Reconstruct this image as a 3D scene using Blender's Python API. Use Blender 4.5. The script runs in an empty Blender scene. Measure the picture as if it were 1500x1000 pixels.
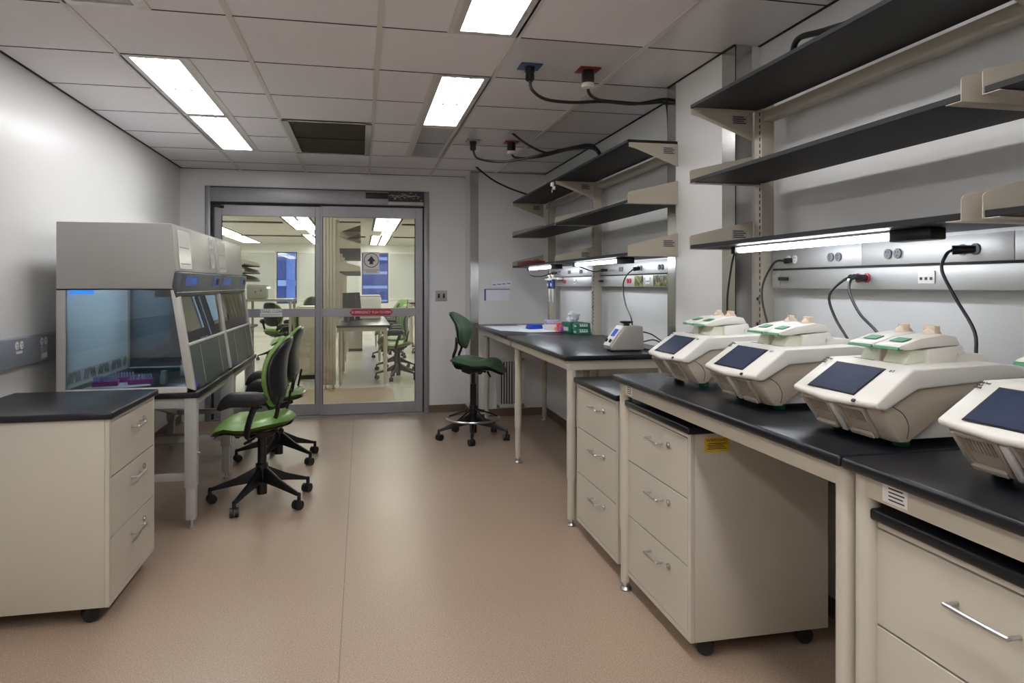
import bpy, bmesh, math, random
from mathutils import Vector, Matrix, Euler
random.seed(7)
SC = bpy.context.scene
COL = SC.collection
PI = math.pi
H = 2.415            # ceiling height
YAW = 0.213          # camera yaw to the right of the room axis

# ------------------------------------------------------------------ camera, world, exposure
cam_d = bpy.data.cameras.new('camera'); cam = bpy.data.objects.new('camera', cam_d); COL.objects.link(cam)
cam.location = (0, 0, 1.31); cam.rotation_euler = (PI/2, 0, -YAW)
cam_d.sensor_width = 36; cam_d.lens = 1020/1500*36
cam_d.shift_y = -84/1500; cam_d.clip_start = 0.02; cam_d.clip_end = 200
SC.camera = cam
SC.view_settings.view_transform = 'Standard'; SC.view_settings.look = 'None'
SC.view_settings.exposure = 1.0; SC.view_settings.gamma = 1.0
SC.view_settings.use_curve_mapping = False
W = bpy.data.worlds.new('daylight'); SC.world = W; W.use_nodes = True
W.node_tree.nodes['Background'].inputs[0].default_value = (0.42, 0.60, 1.0, 1)
W.node_tree.nodes['Background'].inputs[1].default_value = 1.3
LAMP = 9.3          # radiance of the lit troffer lenses of this room
LAMP2 = 5.6         # and of the lab behind the glass
TASK = 15.0           # under-shelf strips
SC.cycles.max_bounces = 8; SC.cycles.diffuse_bounces = 5; SC.cycles.glossy_bounces = 4
SC.cycles.transparent_max_bounces = 12; SC.cycles.sample_clamp_indirect = 4
SC.cycles.caustics_reflective = False; SC.cycles.caustics_refractive = False

# ------------------------------------------------------------------ materials
def lin(c):
    if isinstance(c, str):
        c = tuple(int(c[i:i+2], 16)/255 for i in (0, 2, 4))
        return tuple(x/12.92 if x <= .04045 else ((x+.055)/1.055)**2.4 for x in c) + (1,)
    return tuple(c) + (1,)
def setin(b, **k):
    for n, v in k.items():
        b.inputs[n.replace('_', ' ')].default_value = v
def mat(name, c, rough=.5, metal=0, spec=.5, noise=None, bump=None, coat=0, emit=None, es=0, sheen=0):
    m = bpy.data.materials.new(name); m.use_nodes = True
    nt = m.node_tree; b = nt.nodes['Principled BSDF']
    b.inputs['Base Color'].default_value = lin(c)
    b.inputs['Roughness'].default_value = rough; b.inputs['Metallic'].default_value = metal
    b.inputs['Specular IOR Level'].default_value = spec; b.inputs['Coat Weight'].default_value = coat
    b.inputs['Coat Roughness'].default_value = .15
    if emit is not None:
        b.inputs['Emission Color'].default_value = lin(emit); b.inputs['Emission Strength'].default_value = es
    tc = nt.nodes.new('ShaderNodeTexCoord')
    if noise:      # (scale, amount)
        n = nt.nodes.new('ShaderNodeTexNoise'); n.inputs['Scale'].default_value = noise[0]; n.inputs['Detail'].default_value = 4
        nt.links.new(tc.outputs['Object'], n.inputs['Vector'])
        mr = nt.nodes.new('ShaderNodeMapRange'); mr.inputs['To Min'].default_value = 1-noise[1]; mr.inputs['To Max'].default_value = 1+noise[1]
        mr.inputs['From Min'].default_value = .3; mr.inputs['From Max'].default_value = .7
        nt.links.new(n.outputs['Fac'], mr.inputs['Value'])
        mx = nt.nodes.new('ShaderNodeMix'); mx.data_type = 'RGBA'; mx.blend_type = 'MULTIPLY'; mx.inputs[0].default_value = 1
        mx.inputs[6].default_value = lin(c); nt.links.new(mr.outputs[0], mx.inputs[7])
        nt.links.new(mx.outputs[2], b.inputs['Base Color'])
    if bump:       # (scale, strength)
        n = nt.nodes.new('ShaderNodeTexNoise'); n.inputs['Scale'].default_value = bump[0]; n.inputs['Detail'].default_value = 2
        nt.links.new(tc.outputs['Object'], n.inputs['Vector'])
        bp = nt.nodes.new('ShaderNodeBump'); bp.inputs['Strength'].default_value = bump[1]; bp.inputs['Distance'].default_value = .002
        nt.links.new(n.outputs['Fac'], bp.inputs['Height']); nt.links.new(bp.outputs[0], b.inputs['Normal'])
    return m
def glass(name, tint, gl=.25, rough=.02):
    m = bpy.data.materials.new(name); m.use_nodes = True; nt = m.node_tree; nt.nodes.clear()
    o = nt.nodes.new('ShaderNodeOutputMaterial'); mx = nt.nodes.new('ShaderNodeMixShader')
    t = nt.nodes.new('ShaderNodeBsdfTransparent'); g = nt.nodes.new('ShaderNodeBsdfGlossy'); g.inputs['Roughness'].default_value = rough
    f = nt.nodes.new('ShaderNodeFresnel'); f.inputs['IOR'].default_value = 1.5
    mul = nt.nodes.new('ShaderNodeMath'); mul.operation = 'MULTIPLY_ADD'; mul.inputs[1].default_value = 1.0; mul.inputs[2].default_value = gl*.1
    t.inputs['Color'].default_value = lin(tint)
    nt.links.new(f.outputs[0], mul.inputs[0]); nt.links.new(mul.outputs[0], mx.inputs[0])
    nt.links.new(t.outputs[0], mx.inputs[1]); nt.links.new(g.outputs[0], mx.inputs[2]); nt.links.new(mx.outputs[0], o.inputs[0])
    return m
def lampmat(name, c, s):
    m = mat(name, 'F2F2F2', .4, emit=c, es=s)
    nt = m.node_tree; b = nt.nodes['Principled BSDF']           # soft tube stripes in the acrylic lens
    tc = nt.nodes.new('ShaderNodeTexCoord'); sep = nt.nodes.new('ShaderNodeSeparateXYZ')
    nt.links.new(tc.outputs['Generated'], sep.inputs[0])
    a = nt.nodes.new('ShaderNodeMath'); a.operation = 'SUBTRACT'; a.inputs[1].default_value = .5; nt.links.new(sep.outputs[0], a.inputs[0])
    ab = nt.nodes.new('ShaderNodeMath'); ab.operation = 'ABSOLUTE'; nt.links.new(a.outputs[0], ab.inputs[0])
    cr = nt.nodes.new('ShaderNodeMapRange'); cr.interpolation_type = 'SMOOTHSTEP'
    cr.inputs['From Min'].default_value = .015; cr.inputs['From Max'].default_value = .07
    cr.inputs['To Min'].default_value = s*.043; cr.inputs['To Max'].default_value = s
    a2 = nt.nodes.new('ShaderNodeMath'); a2.operation = 'SUBTRACT'; a2.inputs[1].default_value = .19; nt.links.new(ab.outputs[0], a2.inputs[0])
    ab2 = nt.nodes.new('ShaderNodeMath'); ab2.operation = 'ABSOLUTE'; nt.links.new(a2.outputs[0], ab2.inputs[0])
    nt.links.new(ab2.outputs[0], cr.inputs['Value']); nt.links.new(cr.outputs[0], b.inputs['Emission Strength'])
    return m

M = {}
M['wall'] = mat('wall_paint', 'E0E0DF', .36, bump=(260, .22), coat=.12)
M['wall2'] = mat('far_wall_paint', 'DCDCD8', .6)
M['base'] = mat('cove_base', '6B5A4E', .5)
M['tile'] = mat('ceiling_tile', 'EEECF0', .85, noise=(420, .08), bump=(500, .5))
M['tileg'] = mat('vinyl_ceiling_tile', 'DCDBDE', .2, noise=(420, .04))
M['tbar'] = mat('ceiling_grid', 'DAD6D2', .5)
M['ceil2'] = mat('far_ceiling', 'D6D3C8', .7)
M['gap'] = mat('shadow_gap', '2C2A28', .8)
M['beige'] = mat('beige_powder_coat', 'BDB6A7', .42)
M['beiged'] = mat('beige_frame', 'B5AD9D', .42)
M['epoxy'] = mat('black_epoxy_resin', '15171D', .3, spec=.38)
M['shelf'] = mat('black_shelf_laminate', '1A1B1E', .5, spec=.35)
M['steel'] = mat('stainless_steel', 'C4C3C1', .24, 1, noise=(4, .04))
M['race'] = mat('brushed_aluminium_raceway', 'BEBDBB', .5, .7)
M['chrome'] = mat('chrome', 'C4C4C4', .3, 1)
M['alu'] = mat('aluminium_door', '9B9A9E', .4, .45, noise=(9, .03))
M['black'] = mat('black_plastic', '101012', .38)
M['rubber'] = mat('black_rubber', '17171A', .5)
M['green'] = mat('green_upholstery', '6F9549', .38, bump=(220, .15), coat=.1)
M['green2'] = mat('dark_green_upholstery', '47664A', .38, bump=(220, .15), coat=.1)
M['shell'] = mat('black_chair_shell', '15161A', .3)
M['hood'] = mat('hood_painted_steel', 'ABAAA7', .45)
M['hoodl'] = mat('hood_light_panel', 'C9C7C2', .3, .1)
M['hoodg'] = mat('hood_grey_plastic', '4A5054', .4)
M['hoodg2'] = mat('hood_folding_panel', '3C4446', .42)
M['hoodi'] = mat('hood_liner', 'D8DFE2', .4)
M['hfill'] = mat('hood_fill_light', 'FFFFFF', .4, emit=(.78, .88, 1), es=28.0)  # glow of the tube added to brighten the hood interior
M['badge'] = mat('blue_badge', '2456C8', .3)
M['badged'] = mat('dark_blue_display', '182A55', .2, emit='3B6FD0', es=.25)
M['blue'] = mat('blue_sticker', '1739C8', .4)
M['uv'] = mat('blue_lamp', '1560E0', .4, emit='1E7BFF', es=1.5)
M['white'] = mat('white_plastic', 'E4E2DC', .4)
M['cycler'] = mat('warm_white_plastic', 'D2CFC7', .38)
M['taupe'] = mat('taupe_plastic', 'A89C8C', .42)
M['pale'] = mat('pale_green_plastic', 'D3D6C3', .3)
M['knob'] = mat('tan_knob', 'C2B09C', .45)
M['lidg'] = mat('green_plastic', '23774C', .35)
M['foot'] = mat('green_rubber_foot', '0F6B48', .5)
M['dark'] = mat('dark_recess', '332E2A', .7)
M['screen'] = mat('lcd_screen', '333B50', .25, noise=(9, .15))
M['paper'] = mat('paper', 'E9ECF2', .7, noise=(20, .03))
M['print'] = mat('print_ink', '3A3A3E', .6)
M['purple'] = mat('purple_ink', '6C57A8', .6)
M['magenta'] = mat('magenta_plastic', 'B53C9A', .35)
M['lilac'] = mat('lilac_tips', 'B9B2DA', .35)
M['redp'] = mat('red_plastic', 'D8402E', .4)
M['violet'] = mat('violet_plastic', '8C2E8E', .4)
M['red'] = mat('red_sign', 'B3223F', .4)
M['redout'] = mat('red_outlet', 'B5182C', .35)
M['plate'] = mat('red_plate', '7E2428', .5)
M['plateb'] = mat('blue_plate', '44527C', .5)
M['yellow'] = mat('yellow_sticker', 'D9B21C', .5)
M['teal'] = mat('teal_carton', '1E6E5B', .55)
M['grey'] = mat('grey_outlet', '77777B', .5)
M['greyp'] = mat('grey_enamel', 'A4A29A', .45)
M['bluep'] = mat('blue_plastic', '1E45B8', .35)
M['navy'] = mat('navy_plastic', '263A6A', .35)
M['wallr'] = mat('blue_grey_raceway', '8C939C', .4, .2)
M['vent'] = mat('return_grille_filter', '4B463C', .8, noise=(30, .15))
M['lens_off'] = mat('unlit_lens', 'A9A9A8', .25)
M['blind'] = mat('roller_blind', 'C2C6C4', .8)
M['pillar'] = mat('far_column', 'D9DAE2', .6)
M['bld'] = mat('far_building_wall', '6C7FC4', .5, noise=(.6, .2))
M['bldg'] = mat('far_building_glass', '2B4490', .25)
M['bldw'] = mat('far_building_band', 'B9C2EA', .5)
M['mat'] = mat('threshold_mat', '7C6C60', .6, noise=(90, .08))
M['lamp'] = lampmat('lit_troffer_lens', (.985, .985, 1), LAMP)
M['lamp2'] = mat('lit_cell_lens', 'FFFFFF', .4, emit=(1, .975, .94), es=LAMP2)
M['task'] = mat('lit_task_tube', 'FFFFFF', .4, emit=(.86, .92, 1), es=TASK)
M['gdoor'] = glass('door_glass', 'F1F3EC')
M['gside'] = glass('tinted_side_glass', 'CFD9DE')
M['gsash'] = glass('sash_glass_reflection_tint', 'E8F0AA', gl=.2)  # yellow-green reflection on the sash put into the glass tint
M['film'] = mat('clear_sleeve', 'DAD8DC', .12, bump=(60, 1.0), coat=.8)
M['bag'] = glass('plastic_film', 'E9EEF0', gl=1.5, rough=.1)
M['pic'] = mat('green_photo_print', '4E5A1E', .4)
# photo print: patches of yellow and dark green
nt = M['pic'].node_tree; tc = nt.nodes.new('ShaderNodeTexCoord'); n = nt.nodes.new('ShaderNodeTexNoise'); n.inputs['Scale'].default_value = 45
rp = nt.nodes.new('ShaderNodeValToRGB'); rp.color_ramp.elements[0].position = .42; rp.color_ramp.elements[0].color = lin('1A2010')
rp.color_ramp.elements[1].position = .62; rp.color_ramp.elements[1].color = lin('8E8C2E')
nt.links.new(tc.outputs['Object'], n.inputs['Vector']); nt.links.new(n.outputs['Fac'], rp.inputs[0]); nt.links.new(rp.outputs[0], nt.nodes['Principled BSDF'].inputs['Base Color'])
# floor linoleum: speckled tan
def floormat(name, c1, c2, c3, rough):
    m = mat(name, c1, rough); nt = m.node_tree; b = nt.nodes['Principled BSDF']
    tc = nt.nodes.new('ShaderNodeTexCoord')
    n1 = nt.nodes.new('ShaderNodeTexNoise'); n1.inputs['Scale'].default_value = 210; n1.inputs['Detail'].default_value = 5
    n2 = nt.nodes.new('ShaderNodeTexNoise'); n2.inputs['Scale'].default_value = 1.3; n2.inputs['Detail'].default_value = 3
    for q in (n1, n2): nt.links.new(tc.outputs['Object'], q.inputs['Vector'])
    r = nt.nodes.new('ShaderNodeValToRGB'); r.color_ramp.elements[0].position = .34; r.color_ramp.elements[0].color = lin(c2)
    r.color_ramp.elements[1].position = .68; r.color_ramp.elements[1].color = lin(c3)
    e = r.color_ramp.elements.new(.5); e.color = lin(c1)
    nt.links.new(n1.outputs['Fac'], r.inputs[0])
    mr = nt.nodes.new('ShaderNodeMapRange'); mr.inputs['To Min'].default_value = .93; mr.inputs['To Max'].default_value = 1.07
    nt.links.new(n2.outputs['Fac'], mr.inputs['Value'])
    mx = nt.nodes.new('ShaderNodeMix'); mx.data_type = 'RGBA'; mx.blend_type = 'MULTIPLY'; mx.inputs[0].default_value = 1
    nt.links.new(r.outputs[0], mx.inputs[6]); nt.links.new(mr.outputs[0], mx.inputs[7]); nt.links.new(mx.outputs[2], b.inputs['Base Color'])
    mr2 = nt.nodes.new('ShaderNodeMapRange'); mr2.inputs['To Min'].default_value = rough-.06; mr2.inputs['To Max'].default_value = rough+.1
    nt.links.new(n2.outputs['Fac'], mr2.inputs['Value']); nt.links.new(mr2.outputs[0], b.inputs['Roughness'])
    return m
M['floor'] = floormat('tan_linoleum', 'A28D7B', '87725F', 'B5A08D', .35)
M['floor2'] = floormat('pale_terrazzo', 'CCC9C0', 'B2AEA4', 'DAD7D0', .22)

# ------------------------------------------------------------------ mesh helpers
class MB:
    def __init__(s, xf=None): s.v = []; s.f = []; s.xf = xf
    def add(s, vs, fs):
        n = len(s.v)
        s.v += [tuple(v) if s.xf is None else tuple(s.xf @ Vector(v)) for v in vs]
        s.f += [tuple(i+n for i in f) for f in fs]; return s
    def box(s, x0, x1, y0, y1, z0, z1):
        vs = [(x, y, z) for z in (z0, z1) for y in (y0, y1) for x in (x0, x1)]
        return s.add(vs, [(0, 2, 3, 1), (4, 5, 7, 6), (0, 1, 5, 4), (2, 6, 7, 3), (0, 4, 6, 2), (1, 3, 7, 5)])
    def prism(s, poly, axis, a, b):     # poly in the two other axes, in order (x,y,z without axis)
        def P(p, q):
            return {'x': (q, p[0], p[1]), 'y': (p[0], q, p[1]), 'z': (p[0], p[1], q)}[axis]
        n = len(poly)
        return s.add([P(p, a) for p in poly] + [P(p, b) for p in poly],
                     [tuple(range(n))[::-1], tuple(range(n, 2*n))] + [(i, (i+1) % n, n+(i+1) % n, n+i) for i in range(n)])
    def cyl(s, p0, p1, r0, r1=None, n=14):
        if r1 is None: r1 = r0
        p0 = Vector(p0); p1 = Vector(p1); d = (p1-p0).normalized()
        u = d.orthogonal().normalized(); w = d.cross(u)
        vs = []
        for p, r in ((p0, r0), (p1, r1)):
            for i in range(n):
                t = 2*PI*i/n; vs.append(p + u*(r*math.cos(t)) + w*(r*math.sin(t)))
        return s.add(vs, [tuple(range(n))[::-1], tuple(range(n, 2*n))] + [(i, (i+1) % n, n+(i+1) % n, n+i) for i in range(n)])
    def lathe(s, prof, c=(0, 0, 0), n=20, sx=1, sy=1):
        vs = []
        for r, z in prof:
            for i in range(n):
                t = 2*PI*i/n; vs.append((c[0]+r*sx*math.cos(t), c[1]+r*sy*math.sin(t), c[2]+z))
        fs = [tuple(range(n))[::-1], tuple(range((len(prof)-1)*n, len(prof)*n))]
        for k in range(len(prof)-1):
            for i in range(n): fs.append((k*n+i, k*n+(i+1) % n, (k+1)*n+(i+1) % n, (k+1)*n+i))
        return s.add(vs, fs)
    def tube(s, pts, r, n=8, sub=5, radii=None, flat=1):
        P = [Vector(p) for p in pts]; Q = []; R = []
        if sub > 1 and len(P) > 2:
            for i in range(len(P)-1):
                a = P[max(i-1, 0)]; b = P[i]; c = P[i+1]; d = P[min(i+2, len(P)-1)]
                for k in range(sub):
                    t = k/sub
                    Q.append(.5*((2*b)+(c-a)*t+(2*a-5*b+4*c-d)*t*t+(3*b-a-3*c+d)*t**3))
                    R.append(r if radii is None else radii[i]*(1-t)+radii[i+1]*t)
            Q.append(P[-1]); R.append(r if radii is None else radii[-1])
        else: Q = P; R = [r]*len(P) if radii is None else radii
        d = (Q[1]-Q[0]).normalized(); u = d.orthogonal().normalized(); vs = []
        for i, q in enumerate(Q):
            d = (Q[min(i+1, len(Q)-1)]-Q[max(i-1, 0)]).normalized()
            u = (u-d*u.dot(d)).normalized(); w = d.cross(u)
            for k in range(n):
                t = 2*PI*k/n; vs.append(q+u*(R[i]*math.cos(t))+w*(R[i]*flat*math.sin(t)))
        m = len(Q)
        fs = [tuple(range(n))[::-1], tuple(range((m-1)*n, m*n))]
        for k in range(m-1):
            for i in range(n): fs.append((k*n+i, k*n+(i+1) % n, (k+1)*n+(i+1) % n, (k+1)*n+i))
        return s.add(vs, fs)
    def build(s, name, m, parent=None, bev=0, seg=2, smooth=True, label=None):
        me = bpy.data.meshes.new(name); me.from_pydata(s.v, [], s.f)
        bm = bmesh.new(); bm.from_mesh(me); bmesh.ops.recalc_face_normals(bm, faces=bm.faces)
        if bev:
            ed = [e for e in bm.edges if len(e.link_faces) == 2 and e.calc_face_angle(0) > .6]
            bmesh.ops.bevel(bm, geom=ed, offset=bev, segments=seg, profile=.5, affect='EDGES', clamp_overlap=True)
        bm.to_mesh(me); bm.free()
        if smooth:
            me.polygons.foreach_set('use_smooth', [True]*len(me.polygons)); me.set_sharp_from_angle(angle=math.radians(35))
        me.materials.append(M[m] if isinstance(m, str) else m)
        o = bpy.data.objects.new(name, me); COL.objects.link(o)
        if parent: o.parent = parent
        if label: o['label'] = label
        return o
def thing(name, label, cat, loc=(0, 0, 0), rz=0, group=None):
    o = bpy.data.objects.new(name, None); o.empty_display_size = .1; COL.objects.link(o)
    o.location = loc; o.rotation_euler = (0, 0, rz); return tag(o, label, cat, group)
def tag(o, label, cat, group=None):
    o['label'] = label; o['category'] = cat
    if group: o['group'] = group
    return o
def struct(name, mb, m, bev=0, label=None):
    o = mb.build(name, m, bev=bev); o['kind'] = 'structure'
    if label: o['label'] = label
    return o
def B(name, m, b, parent=None, bev=0, label=None, seg=2): return MB().box(*b).build(name, m, parent, bev, seg, label=label)
def copy_tree(o, parent=None, **kw):
    c = o.copy(); COL.objects.link(c)
    if parent: c.parent = parent
    for ch in list(o.children): copy_tree(ch, c)
    for k, v in kw.items():
        if k == 'loc': c.location = v
        elif k == 'rz': c.rotation_euler = (0, 0, v)
        else: c[k] = v
    return c
def text(name, s, size, loc, rot, m, parent=None, align='CENTER', sx=1, label=None):
    cu = bpy.data.curves.new(name, 'FONT'); cu.body = s; cu.size = size; cu.align_x = align; cu.align_y = 'CENTER'; cu.extrude = .0003
    cu.space_line = .9
    t = bpy.data.objects.new(name, cu)
    me = bpy.data.meshes.new_from_object(t); bpy.data.objects.remove(t)
    me.materials.append(M[m]); o = bpy.data.objects.new(name, me); COL.objects.link(o)
    o.location = loc; o.rotation_euler = rot; o.scale = (sx, 1, 1)
    if parent: o.parent = parent
    if label: o['label'] = label
    return o
FY = (PI/2, 0, 0)            # text facing the camera side (-Y)
FX = (PI/2, 0, -PI/2)        # text on the right wall, facing -X

# ------------------------------------------------------------------ room shell
YB = 7.13; YE = 6.78; XL = -1.68; XR = 1.815; Y0 = -2.6
struct('floor', MB().box(XL-.1, XR+.1, Y0-.1, 7.19, -.06, 0), 'floor')
struct('trim_1', MB().box(-.075, -.072, 1.0, 7.05, 0, .0006), 'mat')
struct('wall_left', MB().box(XL-.1, XL, Y0-.1, YB+.06, 0, H), 'wall')
struct('wall_right', MB().box(XR, XR+.1, Y0-.1, YB+.06, 0, H), 'wall')
struct('wall_rear', MB().box(XL, XR, Y0-.1, Y0, 0, H), 'wall')
struct('wall_back_left', MB().box(XL, -1.462, YB, YB+.12, 0, H), 'wall')
struct('wall_back_right', MB().box(.673, XR, YB, YB+.12, 0, H), 'wall')
struct('wall_back_top', MB().box(-1.462, .673, YB, YB+.12, 2.253, H), 'wall')
struct('wall_alcove_end', MB().box(1.05, XR, YE, YB, 0, H), 'wall')
struct('wall_pier', MB().box(1.69, XR, 2.925, 3.65, 0, H), 'wall')
struct('baseboard_back', MB().box(.672, 1.05, YB-.008, YB, 0, .075), 'base')
struct('baseboard_return', MB().box(1.042, 1.05, YE-.008, YB, 0, .075), 'base')
struct('baseboard_end', MB().box(1.05, XR, YE-.008, YE, 0, .075), 'base')
struct('baseboard_right', MB().box(XR-.008, XR, 3.65, YE, 0, .075).box(XR-.008, XR, Y0, 2.925, 0, .075), 'base')
struct('baseboard_pier', MB().box(1.682, 1.69, 2.925, 3.65, 0, .075).box(1.682, XR, 2.917, 2.925, 0, .075), 'base')
struct('baseboard_left', MB().box(XL, XL+.008, Y0, YB, 0, .075), 'base')
# stainless corner guards
def guard(label, xa, ya, xs, ys):
    t = thing('corner_guard', label, 'corner guard', (xa, ya, 0))
    MB().box(*xs, 0, H).build('face_strip', 'steel', t); MB().box(*ys, 0, H).build('side_strip', 'steel', t)
guard('stainless corner guard at the end wall beside the sliding door', 1.05, YE, (-.003, .078, -.003, 0), (-.003, 0, 0, .05))
guard('stainless corner guard on the near edge of the pier behind the shelf brackets', 1.69, 2.925, (-.003, .08, -.003, 0), (-.003, 0, -.003, .12))
guard('narrow stainless corner guard on the far edge of the pier', 1.69, 3.65, (-.003, .08, 0, .003), (-.003, 0, -.10, .003))

# ------------------------------------------------------------------ ceiling grid and tiles
ceil = struct('ceiling', MB().box(XL-.1, XR+.1, Y0-.1, YB+.12, H+.02, H+.1), 'gap')
colx = [XL, -1.143, -.533, .077, .686, 1.295, XR]
rows = [3.05+.6096*k for k in range(-9, 7)]; rows = [Y0]+rows+[YB]
# light and vent openings: (x0,x1,y0,y1,kind)
op = [(-1.143, -.838, 3.66, 4.88, 'on'), (-1.143, -.838, 4.88, 6.10, 'on'), (.381, .686, 3.66, 4.88, 'on'), (.381, .686, 4.88, 6.10, 'off'),
      (.381, .686, 1.83, 3.05, 'on'), (-1.143, -.838, 1.83, 3.05, 'off'), (-.533, .077, 4.88, 6.10, 'vent'),
      (.381, .686, .61, 1.83, 'on'), (-1.143, -.838, .61, 1.83, 'on'), (.381, .686, -.61, .61, 'on'), (-1.143, -.838, -.61, .61, 'on'), (.381, .686, -1.83, -.61, 'on'), (-1.143, -.838, -1.83, -.61, 'on')]
tb = MB()
tile_mesh = {}
def tile(x0, x1, y0, y1, m='tile'):
    key = (round(x1-x0, 2), round(y1-y0, 2), m)
    if key not in tile_mesh:
        w, d = (x1-x0)/2-.011, (y1-y0)/2-.0045
        o = MB().box(-w, w, -d, d, 0, .016).build('tile', m, ceil, bev=.0015, seg=1); tile_mesh[key] = o.data
    else:
        o = bpy.data.objects.new('tile', tile_mesh[key]); COL.objects.link(o); o.parent = ceil
    o.location = ((x0+x1)/2, (y0+y1)/2, H+.001)
for i in range(6):
    for j in range(len(rows)-1):
        x0, x1, y0, y1 = colx[i], colx[i+1], rows[j], rows[j+1]
        if y1-y0 < .05: continue
        segs = [(x0, x1)]
        for o in op:
            if o[2] < (y0+y1)/2 < o[3] and o[0] >= x0-.01 and o[1] <= x1+.01:
                segs = [(a, b) for a, b in ((x0, o[0]), (o[1], x1)) if b-a > .05]
        if x0 > 1.2 and y0 > 6.3:  y1 = min(y1, YE)
        if x0 > 1.0 and y1 > 6.78: y1 = YE
        if y1-y0 < .02: continue
        for a, b in segs:
            g = 'tileg' if (abs(x0-.686) < .01 and (abs(y0-3.05) < .02 or 4.8 < y0 < 5.4)) or (i == 5) else 'tile'
            tile(a, b, y0, y1, g)
for x in colx[1:-1]+[-.838, .381]:
    if x in (-.838, .381):
        for o in op:
            if abs(o[0]-x) < .01 or abs(o[1]-x) < .01: tb.box(x-.012, x+.012, o[2], o[3], H-.004, H+.012)
    else: tb.box(x-.012, x+.012, Y0, YB if x < 1.04 else YE, H-.003, H+.012)
grid = tb.build('grid_runner', 'tbar', ceil); grid['kind'] = 'structure'
tb = MB()
for y in rows[1:-1]: tb.box(XL, XR, y-.0022, y+.0022, H-.0005, H+.011)
o = tb.build('cross_rail', 'gap', ceil); o['kind'] = 'structure'
tb = MB().box(XL, XL+.01, Y0, YB, H-.003, H+.02).box(XR-.01, XR, Y0, YE, H-.003, H+.02).box(XL, 1.05, YB-.01, YB, H-.003, H+.02).box(1.05, XR, YE-.01, YE, H-.003, H+.02)
tb.box(1.68, 1.69, 2.925, 3.65, H-.003, H+.02)
o = tb.build('wall_angle', 'gap', ceil); o['kind'] = 'structure'
LBL = ['nearer of the two lit ceiling troffers over the left-hand hoods', 'farther and lower-looking lit troffer in line over the hoods', 'lit ceiling troffer in front of the unlit lens panel, right of the vent',
       'unlit ceiling troffer just beyond a lit one, right of the dark vent', 'bright troffer cut by the top edge of the picture', 'unlit troffer lens cut by the upper left edge of the picture', '',
       'lit troffer just out of view over the near bench', 'lit troffer just out of view over the left pedestal', 'lit troffer behind the viewpoint on the right', 'lit troffer behind the viewpoint on the left', 'rearmost lit ceiling troffer behind the viewpoint on the right', 'rearmost lit ceiling troffer behind the viewpoint on the left']
for k, (x0, x1, y0, y1, kind) in enumerate(op):
    xc, yc = (x0+x1)/2, (y0+y1)/2
    if kind == 'vent':
        t = thing('return_air_grille', 'large dark return air grille in the ceiling with aluminium rim', 'air vent', (xc, yc, H))
        MB().box(-.29, .29, -.6, .6, .006, .012).build('filter', 'vent', t)
        f = MB()
        for s in (-1, 1): f.box(s*.278-.022, s*.278+.022, -.605, .605, -.006, .012); f.box(-.3, .3, s*.587-.014, s*.587+.014, -.006, .012)
        f.build('rim', 'steel', t)
        f = MB()
        for q in range(-13, 14): f.box(q*.02-.001, q*.02+.001, -.58, .58, .002, .007)
        f.build('fins', 'vent', t)['kind'] = 'stuff'
        continue
    t = thing('ceiling_light', LBL[k], 'ceiling light', (xc, yc, H))
    MB().box(-.112, .112, -.572, .572, .002, .008).build('lens', 'lamp' if kind == 'on' else 'lens_off', t)
    f = MB()
    for s in (-1, 1): f.box(s*.131-.019, s*.131+.019, -.606, .606, -.003, .012); f.box(-.112, .112, s*.589-.018, s*.589+.018, -.003, .012)
    f.build('frame', 'hoodl', t)
    g = MB().box(-.1525, -.148, -.606, .606, -.001, .013); g.build('edge_gap', 'gap', t)

# ------------------------------------------------------------------ sliding door
dr = thing('door_1', 'aluminium automatic sliding glass door with two panels in the back wall', 'door', (0, YB, 0)); del dr['category']; dr['kind'] = 'structure'
f = MB().box(-1.461, -1.412, -.02, .12, 0, 2.25).box(.623, .672, -.02, .12, 0, 2.25)
f.build('jamb', 'alu', dr, bev=.003)
MB().box(-1.412, .623, -.03, .12, 2.10, 2.25).build('header', 'alu', dr, bev=.004)
MB().box(-1.412, .623, -.032, -.03, 2.236, 2.243).build('header_seam', 'gap', dr)
MB().box(-1.412, .623, .0, .12, 2.085, 2.10).build('head_gap', 'gap', dr)
MB().box(-1.412, -1.393, .03, .1, .0, 2.085).box(.611, .623, .03, .1, .0, 2.09).build('side_gap', 'gap', dr)
MB().box(-1.40, .62, -.02, .12, 0.001, .008).build('threshold', 'alu', dr)
def leaf(x0, x1, gx0, gx1, y0, y1, nm):
    p = MB().box(x0, gx0, y0, y1, .012, 2.083).box(gx1, x1, y0, y1, .012, 2.083)
    p.box(gx0, gx1, y0, y1, 1.975, 2.083).box(gx0, gx1, y0-.004, y1, .985, 1.068).box(gx0, gx1, y0, y1, .012, .122)
    fr = p.build('door_panel', 'alu', dr, bev=.002, seg=1)
    ym = (y0+y1)/2
    MB().box(gx0, gx1, ym-.003, ym+.003, .122, .985).build('glass_pane', 'gdoor', fr)
    MB().box(gx0, gx1, ym-.003, ym+.003, 1.068, 1.975).build('glass_pane', 'gdoor', fr)
    g = MB()
    for a, b in ((.122, .985), (1.068, 1.975)):
        g.box(gx0, gx0+.006, y0-.001, y0+.004, a, b).box(gx1-.006, gx1, y0-.001, y0+.004, a, b)
    g.build('gasket', 'gap', fr)
    return fr
leaf(-1.393, -.40, -1.323, -.447, .05, .09, 'l')
leaf(-.398, .611, -.376, .535, .0, .045, 'r')
MB().box(-1.40, -1.33, .02, .05, 2.055, 2.075).cyl((-1.34, .035, 2.06), (-1.30, .035, 2.055), .012).build('roller_arm', 'black', dr)
MB().box(-1.40, -1.385, .02, .05, 1.2, 2.07).build('weather_strip', 'black', dr)
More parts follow.
